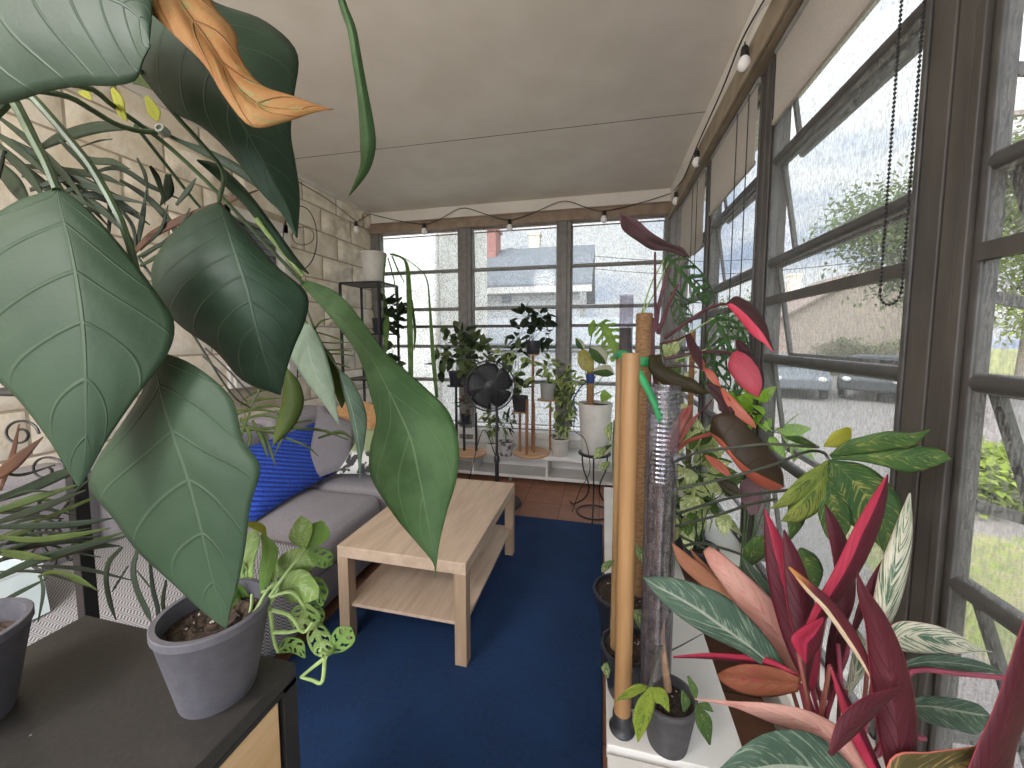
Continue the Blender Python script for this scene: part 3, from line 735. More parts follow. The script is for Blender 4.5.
kn = t.noise(t.coord('Object', (40, 150, 90)), 1., 2); c = t.mix(t.ramp(r1, .08, .28), lin('142a74'), lin('2b55c4')); c = t.mix(t.ramp(kn, .48, .62, 0, .75), c, lin('173087'))
M_blue = t.end(t.bsdf(c, .9, t.bump(t.math('ADD', r1, t.math('MULTIPLY', kn, .5)), .012)))
pillow('knit_pillow', onz(245, 528, .44), onz(333, 474, .47), onx(324, 418, -2.0), onx(236, 450, -1.98), .06, M_blue, 'blue ribbed knit pillow leaning on the grey sofa back')
pillow('back_pillow', onz(300, 488, .45), P(353, 466, 2.42), P(357, 424, 2.62), P(318, 404, 2.66), .05, M_sofad, 'dark grey pillow just behind the blue knit pillow')
pillow('tan_pillow', P(324, 415, 2.75), P(372, 436, 2.72), P(391, 410, 2.95), P(350, 398, 2.95), .06, fabric('tan_fabric', 'c89d6e', 'b5875a', 60), 'tan pillow lying at the far end of the sofa back')
t = NT('leaf_print'); v = t.add('TexVoronoi'); v.inputs['Scale'].default_value = 16; t.link(t.coord(), v.inputs['Vector']); n_ = t.noise(t.coord(), 14, 3)
c = t.mix(t.ramp(n_, .47, .53), lin('d9d9d4'), lin('3c3d40')); sx = t.add('SeparateXYZ'); t.link(t.coord(), sx.inputs[0]); c = t.mix(t.ramp(sx.outputs[2], .0, .03), c, lin('8b9670')); M_print = t.end(t.bsdf(c, .9))
pillow('printed_pillow', P(336, 474, 2.35), P(392, 478, 2.45), P(396, 428, 2.6), P(362, 428, 2.55), .05, M_print, 'green and black and white printed pillow at the sofa end')

# near cabinet
t = NT('black_cabinet_top'); oc = t.coord(); n = t.noise(oc, 120, 6); c = t.mix(t.ramp(n, .45, .7), lin('2a2826'), lin('33302d'))
c = t.mix(t.ramp(t.noise(t.coord('Object', (2, 6, 2)), 3, 5), .45, .75, 0, .5), c, lin('3c3732')); v = t.add('TexVoronoi'); v.inputs['Scale'].default_value = 42; t.link(oc, v.inputs['Vector'])
c = t.mix(t.math('MULTIPLY', t.ramp(v.outputs['Distance'], .09, .05, 0, 1), t.ramp(t.noise(oc, 21, 2), .58, .62)), c, lin('a9a29a')); M_top = t.end(t.bsdf(c, .45, t.bump(n, .0003)))
M_ash = wood('ash_front', 'd6b58a', 'c39d6e', 1)
cb = thing('cabinet', (-.65, -.05, 0), 'black topped cabinet with pale wood drawer fronts at lower left', 'cabinet')
cx0, cx1, cy0, cy1, cz = -.865, -.433, -.55, .446, .85
MB().box((cx0, cy0, cz-.022), (cx1, cy1, cz)).build('top', M_top, cb, smooth=False, bevel=.002)
fr = MB().box((cx0, cy0, .0), (cx0+.02, cy1, cz-.022)).box((cx0, cy1-.025, 0), (cx1, cy1, cz-.022)).box((cx0, cy0, 0), (cx1, cy0+.02, cz-.022)).box((cx0, cy0, .05), (cx1-.03, cy1, .07)).box((cx1-.02, cy0, cz-.03), (cx1, cy1, cz-.022))
fr.build('body', M_black, cb, smooth=False, bevel=.001)
zt = cz-.03
for k in range(4):
    za, zb = zt-.005-k*.19-.165, zt-.005-k*.19
    for ya_, yb_ in ((cy0+.025, -.06), (-.05, cy1-.03)):
        dr = MB().box((cx1-.02, ya_, za), (cx1-.004, yb_, zb)).build('drawer', M_ash, cb, smooth=False, bevel=.0015)
        MB().box((cx1-.004, ya_, za-.02), (cx1+.012, yb_, za-.002)).build('handle', M_blackp, dr, smooth=False, bevel=.003)
# white benches
M_lam = plain('white_laminate', 'dedad4', 'd2cec8', 4, .4)
def bench(x0, x1, y0, y1, z, label, axis, front):
    b = thing('bench', ((x0+x1)/2, (y0+y1)/2, 0), label, 'bench', 'low white benches holding plants')
    MB().box((x0, y0, z-.035), (x1, y1, z)).build('bench_top', M_lam, b, smooth=False, bevel=.002)
    lo = MB().box((x0+.02, y0+.02, .045), (x1-.02, y1-.02, .075)); lo.build('bottom_board', M_lam, b, smooth=False, bevel=.002)
    n = 3; s = (x1-x0) if axis == 0 else (y1-y0)
    for i in range(n+1):
        if axis == 0: a = x0+.012+(s-.05)*i/n; MB().box((a, y0+.01, .045), (a+.02, y1-.01, z-.035)).build('divider', M_lam, b, smooth=False)
        else: a = y0+.012+(s-.05)*i/n; MB().box((x0+.01, a, .045), (x1-.01, a+.02, z-.035)).build('divider', M_lam, b, smooth=False)
    if axis == 0: MB().box((x0+.02, y1-.03, .05), (x1-.02, y1-.015, z-.035)).build('back_board', M_lam, b, smooth=False)
    else: MB().box((x1-.03, y0+.02, .05), (x1-.015, y1-.02, z-.035)).build('back_board', M_lam, b, smooth=False)
    for px_ in (x0+.06, (x0+x1)/2, x1-.06) if axis == 0 else (x0+.05, x1-.05):
        for py_ in (y0+.06, y1-.06): MB().tube([(px_, py_, 0.0), (px_, py_, .046)], .018, 10).build('foot', M_rail, b)
    return b
BZ, FZ = .35, .27
bench(-1.9, .26, 3.37, 3.69, FZ, 'low white bench under the far windows', 0, -1)
bench(.028, .345, .885, 2.55, BZ, 'long low white bench under the side windows', 1, -1)
bench(.03, .345, -.62, .875, BZ-.012, 'low white bench nearest the viewer under the red leaved plant', 1, -1)

# black shelf unit in the far left corner
a = ony(340, 283, 3.02); b = ony(378.5, 282, 3.02); zt = a.z; yb2 = onz(404, 291, zt).y
su = thing('shelf_unit', ((a.x+b.x)/2, 3.15, 0), 'tall thin black metal shelf unit in the far left corner', 'shelf')
ex0, ex1, ey0, ey1 = a.x, b.x, 3.02, min(yb2, 3.33)
for x in (ex0, ex1):
    for y in (ey0, ey1): MB().box((x-.009, y-.009, 0), (x+.009, y+.009, zt)).build('upright', M_black, su, smooth=False)
for z in (zt, onz(360, 334, 0) and ony(360, 334, 3.02).z, ony(360, 380, 3.02).z, .45):
    m = MB()
    m.bar((ex0, ey0, z), (ex1, ey0, z), .014, .014).bar((ex0, ey1, z), (ex1, ey1, z), .014, .014).bar((ex0, ey0, z), (ex0, ey1, z), .014, .014).bar((ex1, ey0, z), (ex1, ey1, z), .014, .014)
    m.build('shelf_frame', M_black, su, smooth=False)
    MB().box((ex0, ey0, z-.003), (ex1, ey1, z+.003)).build('shelf_board', plain('shelf_grey', '5f5d5c', None, 9, .4), su, smooth=False)

# pedestal fan
fb = onz(497, 504, 0); fb.z = 0
fn = thing('pedestal_fan', fb, 'black round pedestal fan standing behind the coffee table', 'fan')
MB().lathe(fb, [(0, .0), (.19, .0), (.2, .012), (.19, .024), (.05, .035), (.03, .05), (.0, .05)], 36).build('base', M_blackp, fn)
fc = P(489.5, 386, dep(fb)-.06); fz = fc.z
MB().tube([fb+Vector((0, 0, .03)), fb+Vector((0, 0, .42)), fb+Vector((0, 0, .421)), fb+Vector((0, 0, fz-.05))], [.016, .016, .011, .011], 12).build('pole', M_blackp, fn)
MB().lathe(fb+Vector((0, 0, .34)), [(.016, 0), (.022, .005), (.022, .05), (.016, .06)], 16).build('height_collar', M_blackp, fn)
fd = (Vector((-.15, -.3, fz+.02))-fc); fd.z = .05; fd.normalize(); e1 = fd.orthogonal().normalized(); e2 = fd.cross(e1); fr_ = .2
g = MB()
for s, off in ((1, .045), (-1, -.045)):
    for k, rr in enumerate((.035, .065, .095, .125, .155, .18)):
        zz = off*(1-(rr/fr_)**3*.75); g.tube([fc+fd*zz+(e1*math.cos(q*PI/20)+e2*math.sin(q*PI/20))*rr for q in range(40)], .002, 5, closed=True)
    for q in range(84):
        an_ = 2*PI*q/84; dv = lambda r, z, a_: fc+fd*z+(e1*math.cos(a_)+e2*math.sin(a_))*r
        g.tube([dv(.035, off, an_), dv(.11, off*.88, an_+.12), dv(.165, off*.6, an_+.25), dv(.198, .0, an_+.3)], .0018, 4)
g.tube([fc+(e1*math.cos(q*PI/24)+e2*math.sin(q*PI/24))*.2 for q in range(48)], .006, 8, closed=True)
g.build('guard', M_blackp, fn)
MB().lathe(fc+fd*.043, [(0, .008), (.03, .007), (.04, 0), (.038, -.006)], 24, axis=fd).build('guard_badge', M_blackp, fn)
MB().lathe(fc, [(0, -.15), (.05, -.145), (.06, -.12), (.06, -.06), (.045, -.05), (.02, -.048), (.02, .02), (0, .03)], 24, axis=fd).build('motor_housing', M_blackp, fn)
for k in range(5):
    a0 = 2*PI*k/5; rows = []
    for i in range(8):
        r = .02+.158*i/7; wdt = .62+.75*math.sin(PI*(.15+.7*i/7)); row = []
        for j in range(6):
            q = a0+(j/5-.5)*wdt+.35*i/7; row.append(fc+(e1*math.cos(q)+e2*math.sin(q))*r+fd*((j/5-.5)*.045*(1-.3*i/7)))
        rows.append(row)
    MB().grid(rows).build('blade', M_blackp, fn, solid=.002)
MB().tube([fb+Vector((0, 0, fz-.09)), fb+Vector((0, 0, fz-.05)), fc-fd*.09], .02, 10).build('neck', M_blackp, fn)
tubes(fn, 'power_cord', [fb+Vector((-.02, .02, .4)), P(483, 430, 3.3), P(470, 476, 3.28), onz(462, 505, .008)], .004, .004, M_wire, 18)

# string lights
sl = thing('string_lights', (-.8, 3.6, 2.55), 'black cable string lights with clear bulbs along the ceiling edge', 'string lights')
def cab(pts): return [Vector(p) for p in pts]
rp_ = [(P(772, -14, .9)), onx(764, 0, .535), onx(741, 42, .535), onx(722, 90, .535), onx(697, 146, .535), onx(684, 178, .535)]
fpx = [(672, 193), (640, 203), (604, 211), (585, 207), (563, 201), (535, 212), (509, 220), (485, 214), (462, 208), (440, 219), (424, 224), (400, 221), (370, 214)]
fp = [ony(x, y, 3.635) for x, y in fpx]; lp = [onx(x, y, -2.362) for x, y in ((357, 222), (330, 201), (297, 181), (230, 140), (160, 96))]
MB().tube(wire(rp_, 24)+wire(fp, 50)+wire(lp, 20), .0035, 6).build('cable', M_wire, sl)
def bulb(top, drop, s=1.):
    top = Vector(top); z = top.z
    b = MB().lathe(top+Vector((0, 0, -drop)), [(0, -.072*s), (.012*s, -.069*s), (.024*s, -.058*s), (.030*s, -.042*s), (.026*s, -.022*s), (.015*s, -.006*s), (.014*s, 0)], 18).build('bulb', M_bulb, sl)
    MB().lathe(top+Vector((0, 0, -drop)), [(.0, .042*s), (.012*s, .04*s), (.016*s, .03*s), (.018*s, .004*s), (.016*s, -.008*s), (0, -.008*s)], 14).build('socket', M_black, b)
    MB().tube([top, top+Vector((0, 0, -drop+.04*s))], .003, 6).build('drop_wire', M_wire, b)
for x, y, pl, s in ((745, 42, 'r', .85), (697, 148, 'r', .85), (676, 190, 'r', .85), (604, 211, 'f', 1), (509.5, 220, 'f', 1), (424, 224, 'f', 1), (356, 222, 'l', 1)):
    tp = onx(x, y, .53) if pl == 'r' else (ony(x, y, 3.63) if pl == 'f' else onx(x, y, -2.35))
    bulb(tp, .05 if pl == 'r' else .035, s)
#@@PLANTS
# ------------------------------------------------------------------ plants: helpers
def soil_mat():
    t = NT('potting_soil'); oc = t.coord(); n = t.noise(oc, 160, 4); c = t.mix(t.ramp(n, .35, .7), lin('241a14'), lin('4d3d30'))
    v = t.add('TexVoronoi'); v.inputs['Scale'].default_value = 75; t.link(oc, v.inputs['Vector']); sp_ = t.math('MULTIPLY', t.ramp(v.outputs['Distance'], .30, .22, 0, 1), t.ramp(t.noise(oc, 38, 2), .56, .6))
    c = t.mix(sp_, c, lin('cfc9bd')); return t.end(t.bsdf(c, .95, t.bump(t.math('ADD', n, sp_), .006)))
M_soil = soil_mat(); M_gpot = plain('grey_pot', '58555b', '504d53', 60, .75, .0004); M_cpot = plain('charcoal_pot', '4b484a', '403e40', 40, .7)
M_npot = plain('black_nursery_pot', '26272c', '303036', 20, .35); M_wpot = plain('white_pot', 'd0cbc3', 'c2bdb5', 8, .55)
M_stem = plain('green_stem', '465a38', '394b2e', 30, .5); M_dstem = plain('dark_stem', '3c3f33', '2f3329', 30, .5); M_mstem = plain('maroon_stem', '5a2f36', '47272d', 30, .5)
M_lstem = plain('light_green_stem', '98ad6c', '82985a', 30, .5); M_tan = plain('tan_stem', 'a08465', '86694e', 40, .7, .001)
def pot(root, c, rb, rt, h, mat, rim=.006, soil=.8, seg=36):
    c = Vector(c); t_ = .004
    MB().lathe(c, [(0, 0), (rb*.97, 0), (rb, .004), (rt-.001, h-.012), (rt+.001, h-.01), (rt+.001, h-.001), (rt, h), (rt-rim, h), (rt-rim-.001, h*soil-.02), (0, h*soil-.02)], seg).build('pot', mat, root)
    rs = rb+(rt-rb)*soil-rim; rows = []
    m = MB(); n = 9
    pr_ = [(rs*i/n, h*soil-.004+.004*math.sin(i*2.1)) for i in range(n, -1, -1)]
    m.lathe(c, [(a, b) for a, b in pr_], 26)
    m.build('soil', M_soil, root)
def stemtube(root, px, d0, d1, r0, r1, mat, name='stem', n=16): return ptube(root, name, px, d0, d1, r0, r1, mat, n)

# ------------------------------------------------------------------ large philodendron at upper left
G1 = leafm('philodendron_leaf', '4c6a4c', '5d7b5b', vein='93ab8c', vs=.36, fac=.33, nv=6.5, k=1.25, vw=.055, mw=.028, rough=.42, trans=.12, bump=.0016, nsc=6)
G2 = leafm('philodendron_leaf_dark', '36503a', '456049', vein='7f9680', vs=.35, fac=.5, nv=9, k=2.2, mw=.03, rough=.35, trans=.12)
G3 = leafm('philodendron_leaf_young', '507342', '668a56', fac=.5, vein='9dbb85', vs=.55, nv=7, k=2.0, mw=.03, rough=.4, trans=.15)
GU = leafm('philodendron_underside', '93a78d', 'a5b79f', vein='c5d0bc', vs=.5, nv=7, k=2, rough=.6, trans=.25)
GP = leafm('philodendron_pale', '8fa48c', 'a0b39b', vein='d3dccb', vs=.6, nv=7, k=2.0, mw=.035, rough=.5, trans=.2)
GO = leafm('philodendron_olive', '4d5f28', '5e6e30', vein='8a965a', vs=.3, nv=8, k=2, rough=.45, trans=.25)
GDRY = leafm('dried_leaf', 'c08348', 'd6a064', vein='a66f3c', vs=.22, streak='b9a566', sa=.26, fac=.52, nv=5, k=1.2, mw=.05, rough=.6, trans=.2, nsc=9, bump=.004)
GYEL = leafm('yellow_leaf', 'b3b33a', 'c9c653', vein='7f8c30', vs=.3, rough=.5, trans=.3)
pc = onz(-48, 728, .85)
ph = thing('giant_philodendron', pc, 'large leaved green philodendron in a grey pot at the left edge', 'potted plant')
pot(ph, pc, .050, .070, .12, M_gpot)
A = [(57,188,50,190,64,190),(62,212,12,203,92,213),(70,243,-25,234,126,252),(77,280,-42,284,156,292),(82,316,-40,330,174,322),(85,356,-24,362,168,354),(86,400,14,396,136,398),(86,440,47,438,107,440),(83,466,65,467,92,467),(79,488)]
B = [(154,350),(157,374,142,390,192,364),(164,405,121,424,230,397),(175,440,96,463,242,440),(187,475,91,489,260,467),(198,515,113,518,251,505),(206,550,136,551,246,545),(214,585,172,584,238,584),(220,608,199,609,231,607),(226,629)]
C_ = [(219,202),(224,218,194,213,239,222),(231,238,168,238,256,242),(239,262,152,268,277,266),(247,288,157,298,306,292),(254,318,180,326,307,316),(261,345,214,350,294,348),(269,370,243,381,286,372),(280,395)]
D_ = [(303,283,301,285,307,280),(322,301,319,304,336,292),(342,322,337,326,361,319),(359,341,353,347,382,348),(373,361,363,368,400,365),(387,388,370,394,428,390),(399,412,376,420,449,412),(411,440,370,448,459,445),(419,475,371,478,457,478),(426,512,395,517,447,512),(431,540,416,542,440,541),(435,563,433,563,437,563),(435,578)]
H_ = [(150,-15,130,0,168,-25),(172,18,126,42,215,2),(195,50,140,73,264,20),(217,85,170,110,297,52),(240,121,203,128,294,98),(258,153,236,160,291,133),(275,185,262,194,296,165),(288,209,281,213,300,198),(297,238)]
I_ = [(-90,10),(-50,0,-40,-70,-45,98),(0,-8,0,-85,0,104),(45,-10,50,-80,44,92),(85,-8,95,-70,82,86),(115,0,128,-45,112,86),(136,14,148,-12,135,80),(146,32,152,14,143,60),(150,45)]
J_ = [(172,-15,118,-15,212,-15),(182,5,143,5,214,5),(202,33,177,38,235,30),(219,58,205,66,239,52),(237,87,225,98,251,74),(262,106,251,126,266,88),(290,110,285,121,293,96),(315,109,312,113,316,104),(333,109)]
pleaf(ph, A, (.47, .42), [G1, GU], dl=.05, dr=.35, bow=-.02, cup=.03, rip=.018, nv=6.5, n=44, m=9)
pleaf(ph, B, (.50, .43), [G1, GU], dl=.45, dr=-.1, bow=-.02, cup=.03, rip=.02, nv=6.5, n=44, m=9)
pleaf(ph, C_, (.60, .58), [G2, GU], dl=.1, dr=.5, bow=-.03, cup=.07, rip=.02, nv=9, n=40, m=9)
pleaf(ph, D_, (.86, .66), [G3, GU], dl=.3, dr=.1, bow=-.03, cup=.04, rip=.015, nv=7, n=48, m=8)
pleaf(ph, H_, (.50, .52), [G2, GU], dl=.25, dr=.9, bow=-.03, cup=.04, rip=.01, nv=9, n=40, m=8)
pleaf(ph, I_, (.40, .34), [G2, GU], dl=.2, dr=.3, bow=-.02, cup=.05, rip=.012, nv=6, n=36, m=8)
pleaf(ph, J_, (.38, .36), [GDRY, GDRY], dl=-.5, dr=.6, bow=-.02, cup=.16, rip=.09, nv=5, n=36, m=7, label='dried orange brown leaf')
sleaf(ph, [(338,-12),(345,8),(352,30),(357,60),(362,90),(366,118),(368,145),(364,166),(356,183),(349,196)], [3,(3,5),4.5,5,5.5,7,8,(7,4),(4,2),.4], (.52, .58), [G3, GU], dl=.9, dr=.9, cup=.15, label='narrow curled green leaf')
pleaf(ph, [(306,322),(307,334,302,330,312,326),(309,352,290,352,322,343),(316,374,298,370,329,364),(324,390,309,386,334,384),(331,404,322,402,336,402),(339,425)], (.98, .92), [GP, G2], dl=.4, dr=.3, cup=.06, rip=.02, label='pale underside of a drooping leaf')
sleaf(ph, [(322,345),(329,358),(336,378),(341,398),(342,408)], [1,4,5,4,.5], (1.0, .97), [GO, GU], cup=.1)
pleaf(ph, [(339,370),(345,388,341,386,350,378),(350,403,346,404,361,397),(355,422,351,424,367,418),(358,442,356,446,365,440),(360,460,358,462,362,458),(360,482)], (.98, .90), [leafm('philodendron_grey', '5f7763', '6f8872', vein='c2cfbd', vs=.6, nv=7, k=1.6, mw=.05), GU], dl=.6, dr=.4, cup=.06)
sleaf(ph, [(285,368),(291,385),(293,402),(288,420),(279,436),(273,446)], [(2,2),(9,8),(11,11),(9,11),(4,6),.5], (.95, .90), [GO, GU], dl=.4, dr=.4, cup=.1)
sleaf(ph, [(197,160),(214,168),(232,182),(250,200),(272,228),(292,256),(309,274)], [1,(5,6),(5,8),(4,8),(3,8),(3,6),.6], (.70, .86), [G2, GU], dl=.8, dr=1.2, cup=.1)
sleaf(ph, [(161,131),(180,141),(205,152),(232,166),(252,180),(262,192)], [1.5,2,4,5,4,.6], (.66, .62), [G2, GU], dl=.3, dr=.3, cup=.1)
# petioles and stems
PET = [([(-50,700),(-62,540),(-75,330),(-40,160),(10,94)], .50, .50, .010, .008), ([(10,94),(20,112),(34,140),(46,163),(57,190)], .50, .47, .0058, .0045), ([(10,94),(30,96),(48,114),(75,146),(97,176),(128,240),(154,350)], .50, .50, .0055, .004),
       ([(20,88),(66,96),(92,110),(116,124),(140,131),(162,132)], .52, .66, .004, .004), ([(40,80),(89,88),(112,105),(136,122),(168,146),(215,190),(262,240),(303,283)], .52, .86, .0042, .0038),
       ([(140,70),(157,92),(178,118),(199,141),(223,172),(219,202)], .50, .6, .0035, .003), ([(136,126),(149,143),(171,171),(199,206),(240,250),(306,322)], .66, .98, .0035, .003), ([(256,218),(270,236),(284,253),(303,276)], .8, .86, .006, .005),
       ([(-40,160),(-30,60),(40,-40),(110,-60),(150,-15)], .50, .50, .008, .005), ([(40,-40),(120,-80),(172,-20)], .5, .38, .006, .004), ([(40,-40),(200,-90),(338,-12)], .5, .52, .006, .003), ([(-75,330),(-110,120),(-90,10)], .5, .40, .007, .005), ([(306,322),(322,345),(339,370)], .98, .98, .003, .002), ([(219,202),(262,280),(285,368)], .75, .95, .003, .0025)]
for px, a, b, r0, r1 in PET: stemtube(ph, px, a, b, r0, r1, M_stem if r0 != .006 or px[0][0] != 256 else M_lstem, 'petiole', 20)
nd = P(161, 130, .64); MB().lathe(nd+FW*.01, [(0, 0), (.008, 0), (.0085, .006), (.0075, .014), (.005, .0145), (.0045, .010), (0, .009)], 14, axis=-FW+UP*.15).build('cut_stem_stub', plain('pale_cut', 'a8aca0', '8b9184', 20, .6), ph)
for cl, w in (([(112,88),(118,100),(122,114),(127,121)], [2, 5, 4, .5]), ([(146,96),(151,106),(155,114),(158,121)], [2, 5, 6, 1]), ([(78,92),(86,94),(92,100)], [1, 4, .6])): sleaf(ph, cl, w, (.62, .62), [GYEL, GYEL], label='small yellow green leaf')
sleaf(ph, [(132,82),(143,80),(154,90)], [2, 6, 1], (.6, .6), [GO, GDRY])

# ------------------------------------------------------------------ narrow strap-leaved plant on an iron stand
SD = leafm('strap_leaf', '2f3d2b', '3d4c36', fac=.5, vein='5d6f50', vs=.3, nv=1, k=0, rough=.4, trans=.1)
SB = leafm('strap_leaf_green', '55682f', '66793a', fac=.48, vein='7f9050', vs=.3, nv=1, k=0, rough=.4, trans=.15)
SR = leafm('strap_leaf_brown', '6e4c36', '584034', vein='8b6a4c', vs=.3, nv=1, k=0, rough=.5, trans=.1)
sp = P(68, 385, .92); tz = sp.z
st = thing('plant_stand', (sp.x, sp.y, 0), 'black wrought iron plant stand post beside the near cabinet', 'plant stand')
MB().box((sp.x-.014, sp.y-.014, .02), (sp.x+.014, sp.y+.014, tz-.01)).build('post', M_black, st, smooth=False, bevel=.002)
MB().lathe((sp.x, sp.y, tz-.012), [(0, 0), (.105, 0), (.108, .006), (.105, .012), (0, .012)], 32).build('tray', M_black, st)
for k in range(4):
    a = k*PI/2+.4; v = Vector((math.cos(a), math.sin(a), 0)); b = Vector((sp.x, sp.y, 0))
    MB().tube(wire([b+Vector((0, 0, .2)), b+v*.08+Vector((0, 0, .14)), b+v*.17+Vector((0, 0, .012)), b+v*.2+Vector((0, 0, .02))], 12), .008, 8).build('leg', M_black, st)
def scroll(px, r, d):
    MB().tube([P(x, y, d) for x, y in px], r, 6).build('scroll', M_black, st)
def spiral(cx_, cy_, r0, r1, a0, turns, n=30): return [(cx_+math.cos(a0+turns*2*PI*i/n)*(r0+(r1-r0)*i/n), cy_-math.sin(a0+turns*2*PI*i/n)*(r0+(r1-r0)*i/n)*.8) for i in range(n+1)]
scroll(spiral(20, 434, 19, 5, 0, 1.3)+[], .003, .95); scroll([(66,478)]+spiral(46, 470, 20, 4, -.4, 1.2), .0028, .92); scroll([(70,500)]+spiral(50, 533, 22, 4, 1.2, 1.3), .003, .92); scroll([(72,560)]+spiral(46, 560, 22, 5, 0, 1.4), .003, .92); scroll([(40,500),(36,520),(42,545),(52,560)], .0035, .92); scroll([(60,520),(50,535),(44,548),(50,560)], .003, .92)
spl = thing('strap_leaved_philodendron', (sp.x, sp.y, tz), 'narrow strap leaved dark green plant spilling around the iron stand', 'potted plant')
pot(spl, (sp.x, sp.y, tz), .06, .085, .14, M_cpot)
UPL = [([(-6,132),(20,150),(52,180)], 4), ([(-4,143),(26,172),(48,204)], 5), ([(5,155),(40,182),(72,210)], 5), ([(-6,160),(15,185),(34,214)], 8), ([(58,138),(85,165),(105,190),(132,222)], 3), ([(70,150),(90,160),(112,162),(130,169)], 3.5), ([(80,147),(98,141),(112,139)], 1), ([(137,158),(145,175),(148,198)], 2), ([(150,166),(158,180),(165,205)], 3), ([(168,174),(168,192),(160,206)], 6), ([(40,148),(62,137),(100,127),(136,129)], 6), ([(20,165),(60,170),(100,176),(125,186)], 3.5), ([(30,190),(70,178),(100,190),(140,214)], 4), ([(60,205),(90,195),(120,205),(150,225)], 4),
       ([(10,140),(40,158),(75,190),(108,226)], 4), ([(0,118),(28,140),(62,172),(88,206)], 3.5), ([(50,200),(82,186),(112,196),(146,204)], 3), ([(176,205),(188,190),(196,178)], 3), ([(120,180),(150,200),(175,230),(188,262)], 3), ([(85,175),(118,168),(150,186),(182,200)], 2.5), ([(25,200),(60,196),(96,206),(128,236)], 4)]
for i, (cl, w) in enumerate(UPL):
    sleaf(spl, [(-10+R0.random()*8, cl[0][1]+10)]*0+cl, [w*.5]+[w]*(len(cl)-2)+[.5], (.78+.03*(i % 4), .74+.03*(i % 5)), [SD, SD], cup=.15, n=16, m=2)
BR = [([(134,252),(155,233),(200,212),(258,190)], 4), ([(138,257),(165,243),(205,234),(232,229)], 2.5), ([(140,266),(168,252),(214,240)], 2.5), ([(135,246),(118,222),(92,198)], 2.5), ([(137,246),(142,220),(146,190)], 3), ([(136,250),(132,225),(112,200)], 2), ([(140,250),(160,230),(168,205)], 2), ([(142,258),(176,232),(190,208)], 2)]
for cl, w in BR: sleaf(spl, cl, [w*.6]+[w]*(len(cl)-2)+[.6], (.82, .80), [SR if w == 4 else SD, SD], cup=.15, n=14, m=2)
stemtube(spl, [(84,340),(110,300),(128,268),(137,246)], .92, .82, .005, .004, M_dstem); stemtube(spl, [(72,340),(20,290),(-8,220),(4,150)], .92, .8, .006, .004, M_dstem); stemtube(spl, [(62,345),(-20,380),(-30,440),(-8,500)], .92, .8, .005, .004, M_dstem); stemtube(spl, [(78,345),(110,210),(60,140)], .92, .8, .004, .003, M_dstem)
LOW = [([(-8,480),(15,462),(43,437)], 6.5, SR), ([(0,490),(12,456),(19,424)], 3, SR), ([(-8,501),(30,488),(60,475),(78,470)], 5, SD), ([(-8,513),(30,500),(80,484)], 4, SB), ([(-4,523),(40,508),(86,490)], 4, SD), ([(38,521),(70,508),(97,496)], 2, SB), ([(-8,527),(35,526),(75,524),(114,518)], 3.4, SD), ([(-8,543),(20,533),(42,526)], 2.5, SB), ([(-8,551),(25,556),(52,559)], 4.5, SB), ([(-8,580),(30,563),(70,550),(127,536)], 4, SD), ([(50,561),(80,547),(127,531)], 3, SB), ([(60,556),(90,546),(120,546)], 4, SD), ([(40,575),(43,592),(38,622)], 2, SD), ([(38,577),(52,572),(76,577),(98,591)], 2, SB), ([(60,572),(75,580),(95,588)], 1.6, SB), ([(122,547),(109,562),(106,580),(110,603),(116,620)], 2.6, SD), ([(137,551),(133,570),(137,590),(147,612),(151,622)], 3, SD), ([(150,562),(153,590),(158,612),(155,636)], 2.4, SD), ([(166,580),(163,605),(170,628)], 2.2, SD), ([(128,566),(118,582),(112,592)], 1, SD), ([(136,570),(146,582),(152,590)], 1, SD), ([(-6,606),(20,592),(48,578)], 2.2, SD), ([(-6,470),(20,475),(55,465)], 1.6, SD), ([(0,560),(30,545),(64,540),(100,536)], 2.6, SD), ([(-6,536),(30,540),(70,536),(110,528)], 3, SB), ([(20,516),(60,500),(92,478)], 2.4, SD)]
for i, (cl, w, m) in enumerate(LOW): sleaf(spl, cl, [w*.6]+[w]*(len(cl)-2)+[.6], (.78+.02*(i % 3), .76+.02*(i % 4)), [m, SD], cup=.12, n=16, m=2)
ru = random.Random(19)
for i in range(20):
    x, y = ru.uniform(-20, 40), ru.uniform(470, 585); ln = ru.uniform(50, 110); an = ru.uniform(-.45, .12)
    e = (x+ln*math.cos(an), y+ln*math.sin(an)); 
    if e[1] < 440+max(0, e[0]-60)*1.6: continue
    sleaf(spl, [(x, y), ((x+e[0])/2, (y+e[1])/2-ru.uniform(0, 6)), (e[0], e[1]+ru.uniform(0, 10))], [.8, ru.uniform(1.2, 2.6), .4], (ru.uniform(.8, .9), ru.uniform(.76, .88)), [SD if ru.random() < .7 else SB, SD], cup=.12, n=10, m=1)
for i in range(9):
    x, y = ru.uniform(-10, 60), ru.uniform(150, 200); ln = ru.uniform(50, 100); an = ru.uniform(.2, .8)
    sleaf(spl, [(x, y), (x+ln*.5*math.cos(an), y+ln*.5*math.sin(an)-ru.uniform(0, 8)), (x+ln*math.cos(an), y+ln*math.sin(an))], [1, ru.uniform(1.5, 3), .4], (.84, .82), [SD, SD], cup=.12, n=10, m=1)
